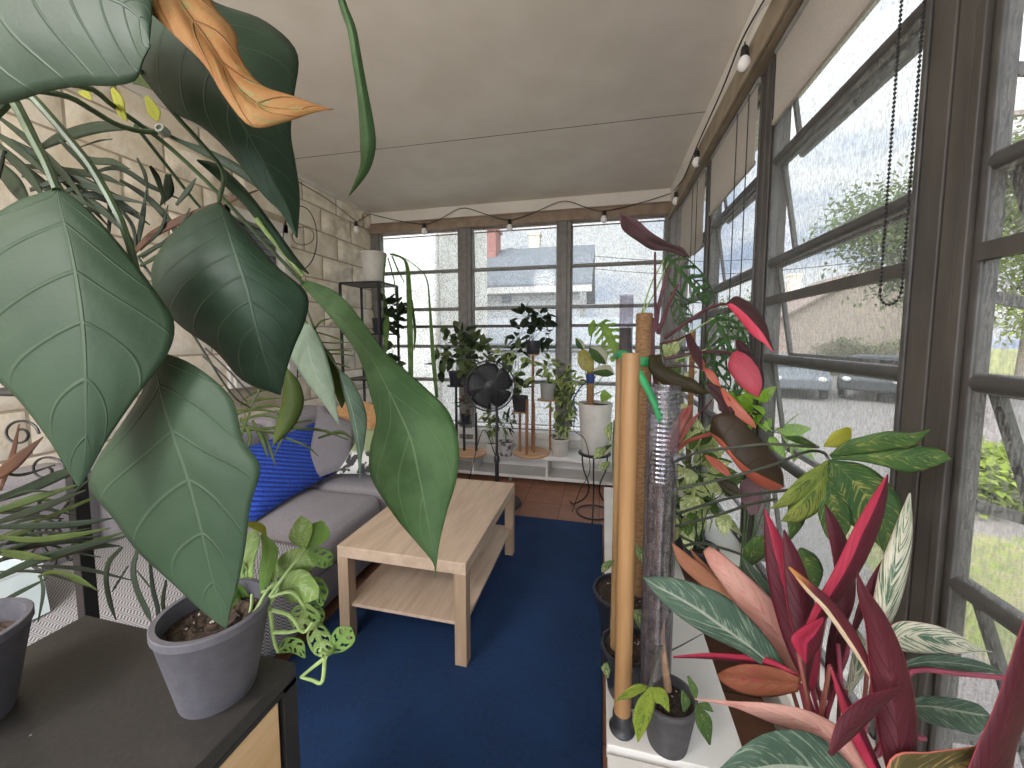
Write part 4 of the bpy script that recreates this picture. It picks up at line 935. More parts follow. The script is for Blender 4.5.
# comb-like leaf further right with thin leaflets, and its black wires
stemtube(spl, [(137,256),(190,330),(230,392),(250,408)], .82, .98, .003, .002, M_dstem); stemtube(spl, [(303,300),(316,332),(332,362),(342,386)], 1.0, 1.0, .003, .002, M_stem); stemtube(spl, [(250,408),(275,360),(303,300)], .98, 1.0, .002, .002, M_stem)
COMB = [([(312,334),(320,322),(332,318)], 1.2), ([(316,332),(330,336),(344,341)], .9), ([(320,342),(334,343),(350,342)], .8), ([(324,350),(338,350),(352,351)], .9), ([(327,354),(340,354),(354,356)], .8), ([(331,362),(342,365),(350,368)], .8), ([(318,336),(300,346),(290,352)], .8),
        ([(240,405),(262,399),(284,398)], 1.5), ([(240,413),(268,405),(284,409)], 1.4), ([(240,421),(265,415),(292,426)], 1.5), ([(244,431),(275,428),(320,430),(348,440)], 1.4), ([(318,438),(340,432),(354,440)], 1.8), ([(240,418),(250,436),(246,452)], 2), ([(252,420),(262,440),(268,458)], 2), ([(262,428),(270,450),(276,466)], 1.6), ([(242,400),(256,392),(270,390)], 1.2), ([(246,425),(280,436),(306,446),(318,456)], 1), ([(248,409),(228,420),(214,440)], 1.8), ([(250,412),(240,440),(252,452)], 2), ([(276,410),(284,430),(274,456)], 1.4), ([(260,430),(288,424),(312,420)], 1.2), ([(236,410),(262,410),(290,415)], 1.2), ([(238,426),(258,430),(288,434)], 1.4)]
for cl, w in COMB: sleaf(spl, cl, [w*.6]+[w]*(len(cl)-2)+[.4], (1.0, .98), [SB, SD], cup=.15, n=12, m=1)
for px in ([(205,348),(230,372),(252,396)], [(203,356),(226,378),(247,402)]): stemtube(spl, px, .95, .98, .002, .002, M_black, 'wire')
wr = MB()
wr.tube([onx(300+17*math.cos(q*PI/16), 238+32*math.sin(q*PI/16), -2.27) for q in range(32)], .004, 6, closed=True); wr.tube([onx(303+11*math.cos(q*PI/16), 236+9*math.sin(q*PI/16), -2.27) for q in range(32)], .003, 6, closed=True)
wr.tube([onx(300, 270, -2.27), onx(302, 300, -2.28), Vector((-2.36, onx(300, 270, -2.27).y, .85))], .004, 6)
tag(wr.build('wire_trellis', M_black), 'black wire hoop trellis against the cream block wall', 'trellis')

# white tub on the throw
wt = P(20, 640, 1.16); wt.z = .462
tu = thing('plastic_tub', (-1.90, 1.02, .462), 'white plastic tub on the sofa throw at the left edge', 'tub')
m = MB(); tz0, tz1 = .464, .60
c0 = onz(31, 642, .464)-Vector((.12, 0, 0)); c1 = onz(48, 577, .60)-Vector((.12, 0, 0))
m.prism([(c0.x-.30, c0.y-.1, tz0), (c0.x, c0.y-.1, tz0), (c0.x, c0.y+.1, tz0), (c0.x-.30, c0.y+.1, tz0)], (0, 0, .004))
q0 = [(c0.x-.30, c0.y-.1), (c0.x, c0.y-.1), (c0.x, c0.y+.1), (c0.x-.30, c0.y+.1)]; q1 = [(c1.x-.34, c0.y-.12), (c1.x, c0.y-.12), (c1.x, c0.y+.12), (c1.x-.34, c0.y+.12)]
m2 = MB()
rows = [[(x, y, tz0) for x, y in q0+q0[:1]], [(x, y, tz1) for x, y in q1+q1[:1]]]; m2.grid(rows); m2.f.append([3, 2, 1, 0]); m2.mi.append(0); m2.uv.append(None)
m2.build('tub_body', plain('milky_plastic', 'cfdadb', 'c2d0d2', 9, .35), tu, smooth=False, solid=.004)
MB().tube([(x, y, tz1) for x, y in q1], .006, 8, closed=True).build('rim', plain('milky_rim', 'dfe5e6', None, 9, .35), tu)

# ------------------------------------------------------------------ light green holed plant in the grey pot on the cabinet
V1 = leafm('holed_leaf', '93b05f', 'a9c377', fac=.85, vein='c6d79c', vs=.5, nv=5, k=.9, mw=.05, streak='bccf92', sa=.35, rough=.42, trans=.25)
V2 = leafm('holed_leaf_dark', '75984a', '8bab5c', fac=.85, vein='b4c98a', vs=.5, nv=5, k=.9, mw=.05, rough=.42, trans=.25)
bc = onz(219, 689, .85)
mo = thing('holed_monstera', bc, 'light green holed leaf vine in a grey pot on the near cabinet', 'potted plant')
pot(mo, bc, .044, .0645, .117, M_gpot, soil=.84)
HO = (.22, .72, .30, .68, 4.5)
ML = [([(305,548),(300,538),(303,524),(301,516)], [2, 11, 9, 1], None, V1), ([(305,548),(312,540),(320,530),(322,521)], [2, 9, 11, 2], None, V2), ([(271,574),(288,566),(305,560),(320,560)], [3, 13, 13, 2], None, V1), ([(309,552),(318,556),(328,561),(332,565)], [3, 9, 9, 1], HO, V2), ([(279,590),(288,588),(300,586),(312,594),(318,598)], [4, 15, 17, 11, 1], None, V1), ([(306,580),(314,584),(320,594),(322,606)], [2, 9, 9, 1], HO, V2), ([(302,604),(305,614),(300,624),(297,632)], [6, 16, 14, 1], HO, V1), ([(304,604),(312,610),(318,618),(320,626)], [2, 9, 8, 1], HO, V2), ([(313,622),(318,636),(324,650),(326,658)], [6, 12, 11, 1], HO, V1), ([(330,652),(338,644),(346,634),(350,627)], [3, 10, 11, 2], HO, V2), ([(277,652),(288,645),(298,647),(305,658)], [2, 8, 8, 1], HO, V2),
      ([(254,604),(246,585),(244,562),(252,540),(256,530)], [2, 8, 10, 8, 2], None, V1), ([(262,596),(266,572),(270,550),(262,534)], [2, 7, 8, 2], None, V2), ([(250,600),(240,592),(236,600),(231,606)], [2, 8, 9, 1], None, V2), ([(252,590),(240,570),(236,552)], [3, 8, 1], HO, V1), ([(275,585),(268,560),(262,545)], [2, 6, 1], None, V1)]
for i, (cl, w, ho, m_) in enumerate(ML): sleaf(mo, cl, w, (.56+.015*(i % 3), .53+.02*(i % 4)), [m_, V2], dl=.35*(-1 if i % 2 else 1), dr=.35, cup=.08, holes=ho, n=30, m=8)
sleaf(mo, [(247,524),(254,525),(262,529),(266,536)], [2, 4, 4, 1], (.58, .58), [GYEL, GYEL], label='yellow edged leaf')
for px in ([(240,640),(256,610),(271,586),(280,590)], [(244,640),(262,604),(290,592),(304,606)], [(236,645),(250,612),(252,594)], [(246,638),(270,596),(305,548)], [(258,634),(264,615),(278,588),(262,592)], [(270,610),(274,640),(278,652)], [(272,610),(290,616),(303,632),(313,622)], [(325,658),(322,682),(312,680),(301,677)], [(325,658),(312,668),(301,677)], [(272,632),(290,632),(304,628)], [(320,650),(328,654),(332,652)]): stemtube(mo, px, .53, .55, .0028, .002, M_lstem, 'stem', 14)
# ------------------------------------------------------------------ poles and pots on the side bench
def vert_top(base, y):
    """height at which the vertical through base meets image row y"""
    z = base.z
    for _ in range(30):
        q = Vector((base.x, base.y, z)); d = dep(q); yy = CY-(q-EYE).dot(UP)/d*FPX; z += (yy-y)*d/FPX
    return z
M_dowel = wood('dowel_wood', 'a27c52', '8e6a43', 2, .5); M_dowel2 = wood('bamboo_wood', '9a7a52', '86673f', 2, .5)
M_clear = None
def clear_mat():
    t = NT('clear_plastic'); tr = t.add('BsdfTransparent'); tr.inputs[0].default_value = lin('eceaee'); g = t.add('BsdfGlossy'); g.inputs['Roughness'].default_value = .12
    df = t.add('BsdfDiffuse'); df.inputs[0].default_value = lin('cfcbd0'); n = t.noise(t.coord('Object', (60, 60, 25)), 2, 3)
    m1 = t.add('MixShader'); m1.inputs[0].default_value = .07; t.link(tr.outputs[0], m1.inputs[1]); t.link(g.outputs[0], m1.inputs[2])
    m2 = t.add('MixShader'); t.link(t.ramp(n, .45, .7, .02, .08), m2.inputs[0]); t.link(m1.outputs[0], m2.inputs[1]); t.link(df.outputs[0], m2.inputs[2]); return t.end(m2.outputs[0])
M_clear = clear_mat()
M_moss = plain('dark_moss', '2e2824', '574a40', 55, .95, .006, bscale=140); M_coir = None
def coir_mat():
    t = NT('coir'); n = t.noise(t.coord('Object', (30, 30, 160)), 2., 4, .6); c = t.mix(t.ramp(n, .35, .65), lin('7d5d3e'), lin('a07c56')); return t.end(t.bsdf(c, .95, t.bump(n, .006)))
M_coir = coir_mat()
M_tape = plain('green_tape', '1f8a4c', '19703f', 20, .5)
# wooden pole with a black rubber foot
b1 = onz(622, 729, BZ); zt1 = vert_top(b1, 353)
dw = thing('wooden_pole', b1, 'thick wooden pole standing in a black rubber foot on the white bench', 'pole')
MB().lathe(b1, [(.0, .03), (.0206, .03), (.0206, zt1-b1.z-.002), (.0186, zt1-b1.z), (0, zt1-b1.z)], 28).build('pole_shaft', M_dowel, dw)
MB().lathe(b1, [(0, 0), (.030, 0), (.032, .006), (.026, .012), (.0235, .02), (.0235, .045), (.0212, .048), (.0206, .045)], 28).build('rubber_foot', M_blackp, dw)
# two black nursery pots with poles
p1 = P(623, 590, 1.30); q1 = Vector((p1.x, p1.y, BZ))
pp = thing('pink_philodendron', q1, 'maroon and pink leaved philodendron on a brown coir pole', 'potted plant')
pot(pp, q1, .072, .098, p1.z-BZ, M_npot, soil=.92)
cb1 = P(638, 560, 1.30); cb1.z = BZ+.02; ctz = vert_top(cb1, 313)
MB().lathe(cb1, [(0, .0), (.026, 0), (.0265, .3), (.026, ctz-cb1.z-.004), (.022, ctz-cb1.z), (0, ctz-cb1.z)], 22).build('coir_pole', M_coir, pp)
p2 = P(629, 645, 1.06); q2 = Vector((p2.x, p2.y, BZ))
wv = thing('young_vine', q2, 'small vine in a black nursery pot tied to a thin wooden cane', 'potted plant')
pot(wv, q2, .055, .075, p2.z-BZ, M_npot, soil=.92)
b2 = P(615, 600, 1.06); b2.z = BZ+.03; z2 = vert_top(b2, 353)
MB().lathe(b2, [(0, 0), (.011, 0), (.011, z2-b2.z-.001), (.010, z2-b2.z), (0, z2-b2.z)], 16).build('bamboo_cane', M_dowel2, wv)
b3 = P(620.5, 640, 1.03); b3.z = BZ+.05; z3 = vert_top(b3, 357)
MB().tube([b3, Vector((b3.x, b3.y, z3))], .0055, 8).build('green_stake', plain('dark_green_stake', '1f3a2c', '2a4a38', 20, .5), wv)
VW = leafm('vine_leaf', '5f8048', '8ba262', vein='c9d39c', vs=.4, nv=4, k=1, streak='d9d9a0', sa=.4, trans=.25)
for cl, w in (([(612,422),(608,430),(610,441)], [1,4,1]), ([(610,462),(604,466),(600,470)], [1,4,1]), ([(614,560),(606,566),(602,572)], [1,4,1]), ([(606,448),(600,452),(594,458)], [1,5,1]), ([(634,545),(640,552),(642,562)], [1,5,1]), ([(612,660),(606,668),(608,678)], [1,5,1]), ([(630,610),(638,614),(640,628)], [1,6,1])): sleaf(wv, cl, w, (1.04, 1.02), [VW, VW], n=10, m=2)
stemtube(wv, [(622,645),(618,560),(613,470),(614,420)], 1.05, 1.04, .0025, .002, M_stem)
# green tape tying the poles
tp = MB()
tpts = [P(613, 356, 1.045), P(620, 354, .915), P(629, 358, .90), P(640, 375, .885), P(652, 398, .875), P(661, 420, .87)]
wv_ = wire(tpts, 16); tp.grid([[p-UP*.009-RT*.004, p+UP*.009+RT*.005] for p in wv_]); tp.build
to = tp.build('garden_tie', M_tape, solid=.001, loc=P(630, 360, .92)); tag(to, 'bright green plastic tie strapped around the wooden poles', 'plant tie')
tag(MB().lathe(Vector((cb1.x, cb1.y, vert_top(cb1, 366))), [(.0275, 0), (.0285, .006), (.0285, .024), (.0275, .03)], 20).build('garden_tie', M_tape, solid=.001), 'green plastic band around the brown coir pole', 'plant tie')

# clear moss pole plant in the charcoal pot
q3 = onz(667, 741, BZ)
lv = thing('lobed_philodendron', q3, 'variegated lobed philodendron on a clear plastic moss pole in a charcoal pot', 'potted plant')
pot(lv, q3, .046, .064, .122, M_cpot, soil=.85)
cp = P(656, 640, dep(q3)+.01); cp.z = BZ+.06; cz1 = vert_top(cp, 386); rr_ = .037
pr_ = []; zz = 0; Ht = cz1-cp.z
while zz < Ht:
    rib = .0012*math.sin(zz*2*PI/.011) if zz > Ht*.72 else 0; pr_.append((rr_+rib, zz)); zz += .0022
MB().lathe(cp, pr_, 28).build('clear_pole', M_clear, lv, solid=.0008, angle=0)
mz = vert_top(cp, 452)-cp.z
MB().lathe(cp, [(0, 0), (.033, 0), (.033, mz*.9), (.030, mz*.96), (.02, mz), (0, mz*.99)], 24).build('moss_core', M_moss, lv)
stemtube(lv, [(668,690),(662,640),(664,590),(667,560),(672,530),(669,500),(668,470),(667,452)], .92, .90, .009, .0065, M_tan, 'stem', 26)
FB = leafm('lobed_green', '3f5f33', '54743c', vein='9aae6c', vs=.35, nv=9, k=2.5, mw=.03, streak='a3a356', sa=.24, rough=.4, trans=.2)
FY = leafm('lobed_yellow', '7f8e3c', 'a3a654', fac=.75, vein='c9c98a', vs=.3, nv=9, k=3, mw=.03, streak='46602f', sa=.42, rough=.4, trans=.25)
LOB = [[(830,456,829,455,831,458),(848,448,845,442,852,455),(868,442,864,436,873,453),(890,437,888,431,894,450),(912,436,911,433,914,446),(931,429)],
       [(832,457,831,455,832,460),(858,455,860,450,856,461),(884,456,886,449,882,466),(912,457,915,446,909,473),(936,457,940,449,934,467),(952,459)]]
pleaf(lv, LOB, (.66, .60), [FB, FY], dl=.2, dr=.2, cup=.06, n=22, m=4, label='forked green lobe pair with a yellow marbled tip')
LOB2 = [[(829,459,828,459,834,460),(846,474,828,484,862,464),(864,493,830,508,884,478),(880,514,850,524,901,502),(888,535,874,541,900,530),(888,556)],
        [(827,460,829,461,824,462),(812,478,822,482,804,474),(796,492,802,500,789,488),(782,502,785,507,778,501),(768,509)],
        [(826,466,829,470,823,470),(816,488,828,492,806,486),(804,504,818,512,796,502),(790,514,798,522,786,514),(780,521)],
        [(828,468,824,468,834,466),(832,500,816,500,848,492),(838,530,824,532,852,522),(838,548)]]
pleaf(lv, [LOB2[0], LOB2[3]], (.66, .62), [FB, FY], dl=.2, dr=.25, cup=.05, n=26, m=4, label='large dark green lobed leaf with yellow streaks')
pleaf(lv, LOB2[1:3], (.655, .63), [FY, FB], dl=.2, dr=.25, cup=.05, n=22, m=4, label='yellow marbled side lobes')
for px, a, b in (([(674,462),(696,453),(721,449),(765,444),(800,446),(818,447)], .92, .68), ([(668,491),(700,484),(734,476),(772,465),(805,452),(822,452),(828,458)], .92, .66), ([(677,514),(704,505),(734,497),(764,493),(788,490)], .92, .66), ([(676,526),(715,516),(748,505),(776,499)], .92, .68), ([(684,546),(700,543),(725,549),(748,557)], .92, .72), ([(680,536),(712,552),(742,570),(760,580)], .93, .75)): stemtube(lv, px, a, b, .0034, .0026, M_dstem, 'petiole', 18)
for cl, w, m_ in (([(746,569),(752,555),(760,545),(769,534)], [1,10,10,1], FB), ([(800,548),(806,560),(812,574),(815,588)], [2,11,12,4], FB), ([(790,488),(797,500),(796,520),(790,540)], [2,9,9,1], FB), ([(818,447),(800,440),(785,437)], [1,4,1], FB)): sleaf(lv, cl, w, (.72, .68), [m_, FY], dl=.3, dr=.3, cup=.1, n=18, m=3)
sleaf(lv, [(824,446),(836,440),(846,434),(850,428)], [1,8,7,2], (.7, .68), [GYEL, FY], label='small yellow lobe')
YG = leafm('young_lobe', '93a83a', 'a9b84a', vein='c9d07a', vs=.4, nv=5, k=1.5, streak='5f7c34', sa=.3, trans=.3)
pleaf(lv, [[(649,687,648,688,651,686),(646,706,637,702,655,702),(641,724,633,720,650,722),(638,742)], [(650,686,649,688,653,687),(660,694,655,702,662,688),(667,702,660,704,668,696),(669,712)], [(647,688,648,686,646,690),(634,692,638,684,632,698),(622,696,626,690,620,700),(615,702)]], (.86, .84), [YG, YG], cup=.05, n=16, m=3, label='small three lobed yellow green leaf')
stemtube(lv, [(662,645),(655,665),(649,687)], .91, .86, .0022, .0018, M_dstem, 'petiole', 10)
for cl, w in (([(688,676),(694,690),(696,700)], [1,4,.6]), ([(696,704),(704,722),(710,745)], [1,8,1]), ([(698,704),(706,706),(713,712)], [1,4,.6]), ([(682,690),(686,702),(684,712)], [1,5,1])): sleaf(lv, cl, w, (.84, .82), [FB, YG], n=14, m=3)
stemtube(lv, [(672,650),(684,644),(702,634)], .9, .86, .002, .001, M_dstem, 'petiole', 8)

# maroon and pink philodendron leaves
KO = leafm('olive_maroon_leaf', '3c3a22', '4a3f26', vein='6a4a30', vs=.3, nv=6, k=1.5, mw=.03, rough=.35, trans=.1)
KD = leafm('dark_maroon_leaf', '472a2a', '553134', vein='8c4a52', vs=.25, nv=6, k=1.5, rough=.35, trans=.1)
KR = leafm('red_pink_leaf', 'cf4a5c', 'dc6470', vein='e79aa0', vs=.3, nv=6, k=1.5, rough=.4, trans=.25, half='4a2a2b', halfpos=.86)
KH = leafm('half_pink_leaf', '452a29', '4f2f30', vein='8c4a52', vs=.3, nv=6, k=1.5, rough=.36, trans=.15, half='d5475c', halfpos=.55)
KH2 = leafm('pink_half_leaf', 'd5475c', 'df5a6c', vein='8c4a52', vs=.25, nv=6, k=1.5, rough=.36, trans=.15, half='452a29', halfpos=.48, fac=.85)
KP = leafm('orange_pink_leaf', 'e0765c', 'e88d76', vein='f0b5a8', vs=.3, nv=6, k=1.4, trans=.25)
KU = leafm('mauve_underside', '8d6d70', '7d5d62', vein='a98c8c', vs=.4, nv=8, k=2, mw=.05, rough=.5, trans=.2)
KPO = leafm('dark_with_orange_half', '3f3423', '4a3a28', vein='7a4a3a', vs=.3, nv=6, k=1.6, half='e2785c', halfpos=.52, trans=.12, rough=.35)
STK = P(652, 345, 1.22)
pleaf(pp, [(620,213,620,212,621,215),(632,226,622,229,636,219),(645,237,637,241,650,231),(655,243,652,250,662,239),(668,247,667,251,672,244),(679,251,678,255,683,248),(690,258)], (1.10, 1.26), [KU, KD], dl=.8, dr=-.6, cup=.12, n=30, m=5, label='mauve leaf standing highest on the plant')
sleaf(pp, [(727,304),(733,304),(747,315),(760,329),(768,342),(774,352)], [(2,2),(9,6),(11,9),(8,10),(3,4),.5], (1.02, .96), [KH2, KD], dl=.5, dr=.3, cup=.1, n=26, m=5, label='dark maroon leaf with a bright pink lower half')
sleaf(pp, [(734,352),(738,361),(748,374),(757,386),(758,397)], [(5,3),(14,12),(16,14),(8,12),1], (1.04, .98), [KR, KD], dl=.4, dr=.3, cup=.1, n=26, m=5, label='bright red pink leaf')
sleaf(pp, [(737,340),(742,348),(748,357),(756,363)], [2,6,5,1], (1.06, 1.03), [KD, KD], cup=.1)
sleaf(pp, [(688,334),(692,344),(697,356),(702,370)], [(3,3),(4,5),(5,5),1], (1.1, 1.05), [KD, KH], cup=.1)
sleaf(pp, [(699,356),(702,364),(703,371)], [1,3,.6], (1.09, 1.06), [KP, KP], cup=.1, label='pink leaf tip')
sleaf(pp, [(655,355),(656,366),(664,375),(678,381),(692,386),(702,391),(710,393)], [(6,6),(7,8),(8,8),(7,10),(7,7),(3,4),.5], (1.16, 1.06), [KO, KU], dl=.4, dr=.2, cup=.12, n=26, m=5, label='olive brown curved leaf')
sleaf(pp, [(704,368),(710,374),(716,382),(722,392)], [1,4,3,.6], (1.08, 1.04), [KP, KP], cup=.1)
sleaf(pp, [(707,383),(716,391),(724,400),(730,412),(734,420)], [(2,2),(6,6),(8,7),(5,7),.6], (1.06, 1.0), [KD, KH], cup=.1)
sleaf(pp, [(722,388),(730,400),(740,412),(750,421),(756,428)], [(1,2),(4,5),(5,6),(3,4),.6], (1.04, .98), [KP, KP], cup=.1, label='orange pink leaf strip')
pleaf(pp, [(710,432,710,428,713,437),(722,440,714,416,719,444),(734,456,731,413,730,457),(747,467,752,430,741,471),(760,474,770,450,757,485),(773,481,782,470,773,491),(785,487)], (1.0, .90), [KPO, KU], dl=.25, dr=1.6, bow=-.02, cup=.07, n=32, m=7, label='large dark oval leaf with an orange red lower edge')
sleaf(pp, [(705,455),(714,462),(724,470),(732,478)], [1,4,4,.6], (1.06, 1.02), [KP, KO], cup=.1); sleaf(pp, [(715,478),(730,488),(742,496)], [1,7,1], (1.08, 1.03), [KO, KU], cup=.1); sleaf(pp, [(744,480),(752,495),(754,515)], [5,12,4], (1.1, 1.05), [KU, KO], cup=.1)
SHE = leafm('pink_sheath', 'c26a60', 'd28a7c', vein='e2aaa0', vs=.3, nv=1, k=0, rough=.45, trans=.2)
sleaf(pp, [(667,456),(672,441),(680,424),(688,410),(692,405)], [3,6,5.5,4,.5], (1.12, 1.08), [SHE, SHE], cup=.3, n=14, m=3); sleaf(pp, [(672,456),(680,438),(690,424),(700,412)], [2,3.5,3,.5], (1.12, 1.1), [SHE, SHE], cup=.3, n=14, m=3)
PPS = [([(652,600),(660,540),(662,470),(658,400),(653,362),(652,335),(655,318)], 1.26, 1.22, .008, .009), ([(656,330),(655,290),(655,252)], 1.22, 1.16, .005, .0034), ([(655,332),(660,300),(669,268)], 1.22, 1.2, .007, .005), ([(658,334),(668,306),(678,284)], 1.22, 1.16, .007, .004), ([(665,338),(682,326),(702,312),(718,305),(729,304)], 1.22, 1.02, .006, .0038), ([(660,344),(676,340),(686,336)], 1.2, 1.1, .004, .003), ([(664,359),(695,353),(718,352),(735,354)], 1.2, 1.04, .005, .004), ([(664,368),(690,366),(704,370)], 1.2, 1.08, .003, .0025), ([(676,451),(687,442),(700,437),(714,433)], 1.12, 1.0, .006, .005), ([(700,412),(706,407),(712,400)], 1.1, 1.05, .003, .002)]
for px, a, b, r0, r1 in PPS: stemtube(pp, px, a, b, r0, r1, M_mstem if px[0][0] != 676 else plain('red_stem', 'a3544a', '8c463e', 30, .5), 'stem', 18)
# skeleton-leaf climber behind
SK = leafm('skeleton_leaf', '3f6235', '4f7440', vein='86a468', vs=.3, nv=6, k=1, rough=.4, trans=.25)
p4 = P(688, 470, 1.75); q4 = Vector((max(p4.x, .22), p4.y, BZ))
sk = thing('skeleton_leaf_vine', q4, 'climbing vine with long slotted skeleton leaves behind the pink philodendron', 'potted plant')
pot(sk, q4, .06, .085, .15, M_npot, soil=.9)
MB().tube([q4+Vector((0, 0, .1)), Vector((q4.x, q4.y, vert_top(q4, 330)))], .012, 10).build('support_pole', M_coir, sk)
HS = (.14, .88, .18, .86, 6)
for cl, w in (([(666,257),(674,264),(686,278),(698,292),(708,302)], [3,12,16,14,2]), ([(690,276),(700,286),(708,298),(709,305)], [3,8,8,1]), ([(714,318),(722,332),(730,350),(736,372),(738,396)], [4,18,20,17,2]), ([(672,292),(678,306),(684,320),(688,332)], [2,8,9,1]), ([(716,316),(730,318),(740,328),(744,342)], [2,8,10,1]), ([(722,338),(714,360),(718,385),(724,400)], [3,12,14,1])): sleaf(sk, cl, w, (1.45, 1.38), [SK, SK], cup=.1, holes=HS, n=60, m=8, dl=.3, dr=.3)
for px in ([(640,318),(652,282),(664,260)], [(640,318),(656,290),(668,262)], [(676,345),(694,330),(714,318)], [(676,360),(700,352),(722,340)]): stemtube(sk, px, 1.45, 1.45, .003, .0025, M_lstem, 'petiole', 12)
# cream and green trailing pothos
PV = leafm('pothos_cream', '8aa060', 'bcc58a', fac=1.15, vein='dfe2bb', vs=.3, nv=4, k=1, streak='e4e3b6', sa=.42, trans=.3)
PG = leafm('pothos_green', '5a7a3e', '6f9148', vein='a9be7c', vs=.3, nv=4, k=1, streak='c9d08e', sa=.2, trans=.3)
LG = leafm('lime_leaf', '8fbb3a', 'a5cc4e', fac=.85, vein='c9e08a', vs=.3, nv=5, k=1, trans=.35)
rb = random.Random(11)
def plant_px(name, label, px, d, zbase, rb_, rt_, h, potmat, blobs, mats, ls, seed, cat='potted plant', group=None, stems=5, droop=.5, shape=ovate, wl_ratio=.55, soil=.86):
    """potted plant whose foliage fills image blobs (x,y,rx,ry,n,depth_jitter) at its own depth"""
    rr = random.Random(seed); c = P(px[0], px[1], d); c.z = zbase
    root = thing(name, c, label, cat, group); pot(root, c, rb_, rt_, h, potmat, soil=soil, seg=26)
    top = c+Vector((0, 0, h*soil)); sm = MB(); tips = []
    fol = [MB() for _ in mats]
    for (bx, by, rx, ry, n, dj) in blobs:
        bc_ = P(bx, by, d); sm.tube(wire([top+Vector((rr.uniform(-.02, .02), rr.uniform(-.02, .02), 0)), (top+bc_)/2+Vector((0, 0, .05)), bc_], 8), [.0035, .003, .003, .0025, .002, .002, .0015, .001], 5)
        for i in range(int(n*1.5)):
            a = rr.random()*2*PI; q = rr.random()**.5; p = P(bx+rx*q*math.cos(a), by+ry*q*math.sin(a), d+rr.uniform(-dj, dj))
            v = (p-bc_)+Vector((rr.uniform(-.05, .05), rr.uniform(-.05, .05), rr.uniform(-.03, .06))); 
            if v.length < 1e-3: v = Vector((0, 0, 1))
            sm.tube([bc_.lerp(p, .15), p], [.0014, .001], 4)
            leaf3(fol[i % len(mats)], p, v, Vector((rr.uniform(-.4, .4), -.5+rr.uniform(-.5, .5), .8)), ls*1.25*rr.uniform(.7, 1.25), ls*1.35*wl_ratio*rr.uniform(.8, 1.2), .2, droop, shape, 6, 2)
    sm.build('stems', M_stem, root)
    for f_, m_ in zip(fol, mats): f_.build('foliage', m_, root, angle=0)
    return root
plant_px('pothos', 'cream and green pothos trailing low behind the clear moss pole', (700, 560), 1.62, BZ, .05, .07, .11, M_npot, [(690,470,24,30,28,.06),(682,505,18,26,20,.05),(712,500,20,24,14,.06),(700,440,14,14,8,.05)], [PV, PG, PV], .075, 21)
plant_px('pothos', 'small cream leaved plant on the side bench beside the coir pole', (668, 500), 2.05, BZ, .05, .065, .10, M_npot, [(668,400,12,26,16,.05),(672,365,10,16,9,.04),(655,420,8,14,6,.04),(680,385,8,12,5,.04)], [PV, PG], .06, 23)
plant_px('lime_leaf_plant', 'lime green leaved plant by the side window beside the pink leaves', (745, 560), 1.42, BZ, .045, .06, .10, M_wpot, [(757,408,8,12,6,.03),(772,432,16,8,7,.03),(790,445,12,9,5,.03),(748,418,8,8,4,.03)], [LG, LG], .075, 25, wl_ratio=.42)
# second clear pole behind
q5 = P(637, 560, 1.62); q5.z = BZ
cp2 = thing('moss_pole_pot', q5, 'second clear moss pole rising behind the wooden poles', 'potted plant')
pot(cp2, q5, .05, .066, .11, M_npot)
b5 = P(622.5, 480, 1.60); b5.z = BZ+.05; z5 = vert_top(b5, 295)
MB().lathe(b5, [(.027, 0), (.027, z5-b5.z)], 20).build('clear_pole', M_clear, cp2, solid=.0008)
z6 = vert_top(b5, 328); MB().lathe(b5, [(0, 0), (.024, 0), (.024, z6-b5.z), (0, z6-b5.z)], 18).build('moss_core', M_moss, cp2)

# ------------------------------------------------------------------ red leaved stromanthe at lower right
S_g = leafm('stromanthe_green', '49614f', '5a7260', fac=.55, vein='c9cdb8', vs=.65, nv=9, k=2.6, vw=.03, mw=.09, streak='8fa08a', sa=.32, rough=.45, trans=.12)
S_c = leafm('stromanthe_cream', 'cfcaae', 'ddd8c2', fac=.9, vein='efe9d6', vs=.3, nv=8, k=2.6, streak='4b6a52', sa=.48, rough=.45, trans=.2, edge='d8b8a8')
S_m = leafm('stromanthe_maroon', '5a1f2a', '672630', fac=.5, vein='7d3342', vs=.25, nv=9, k=2.4, rough=.4, trans=.12, edge='c0475c', streak='7c3342', sa=.12)
S_r = leafm('stromanthe_crimson', 'bf2f4c', 'cf4660', fac=.55, vein='e5808e', vs=.25, nv=8, k=2.4, rough=.42, trans=.25, half='6a2030', halfpos=.62)
S_R = leafm('stromanthe_crimson_right', '6a2030', '5c1c2a', fac=.55, vein='a04456', vs=.25, nv=8, k=2.4, rough=.42, trans=.2, half='cc3f58', halfpos=.6)
S_k = leafm('stromanthe_pink', 'c98f80', 'd6a596', fac=.8, vein='e9cbbf', vs=.35, nv=9, k=2.4, rough=.45, trans=.25, streak='bf7a72', sa=.22)
S_p = leafm('stromanthe_peach', 'bd8468', 'ad7458', vein='d2a288', vs=.3, nv=9, k=2, rough=.55, trans=.2)
S_o = leafm('stromanthe_olive', '524a2a', '6a5a34', vein='b9a060', vs=.5, nv=6, k=2, streak='a58a54', sa=.25, edge='d2705f', rough=.45, trans=.15)
S_t = leafm('stromanthe_dry_edge', '5a2028', '6b2a30', vein='8f3a4a', vs=.2, nv=6, k=1, half='d9c2a0', halfpos=.66, tip='c98a4c', trans=.15)
S_cr = leafm('stromanthe_copper', '9a5a40', 'ad6c4e', fac=.55, vein='c98e70', vs=.3, nv=7, k=2, streak='bf4058', sa=.18, rough=.5, trans=.2)
so3 = P(838, 752, .47); sb = Vector((so3.x, so3.y, BZ-.012))
sr = thing('stromanthe', sb, 'red, pink and cream leaved stromanthe in the lower right corner', 'potted plant')
pot(sr, sb, .07, .09, .36, M_cpot, soil=.93)
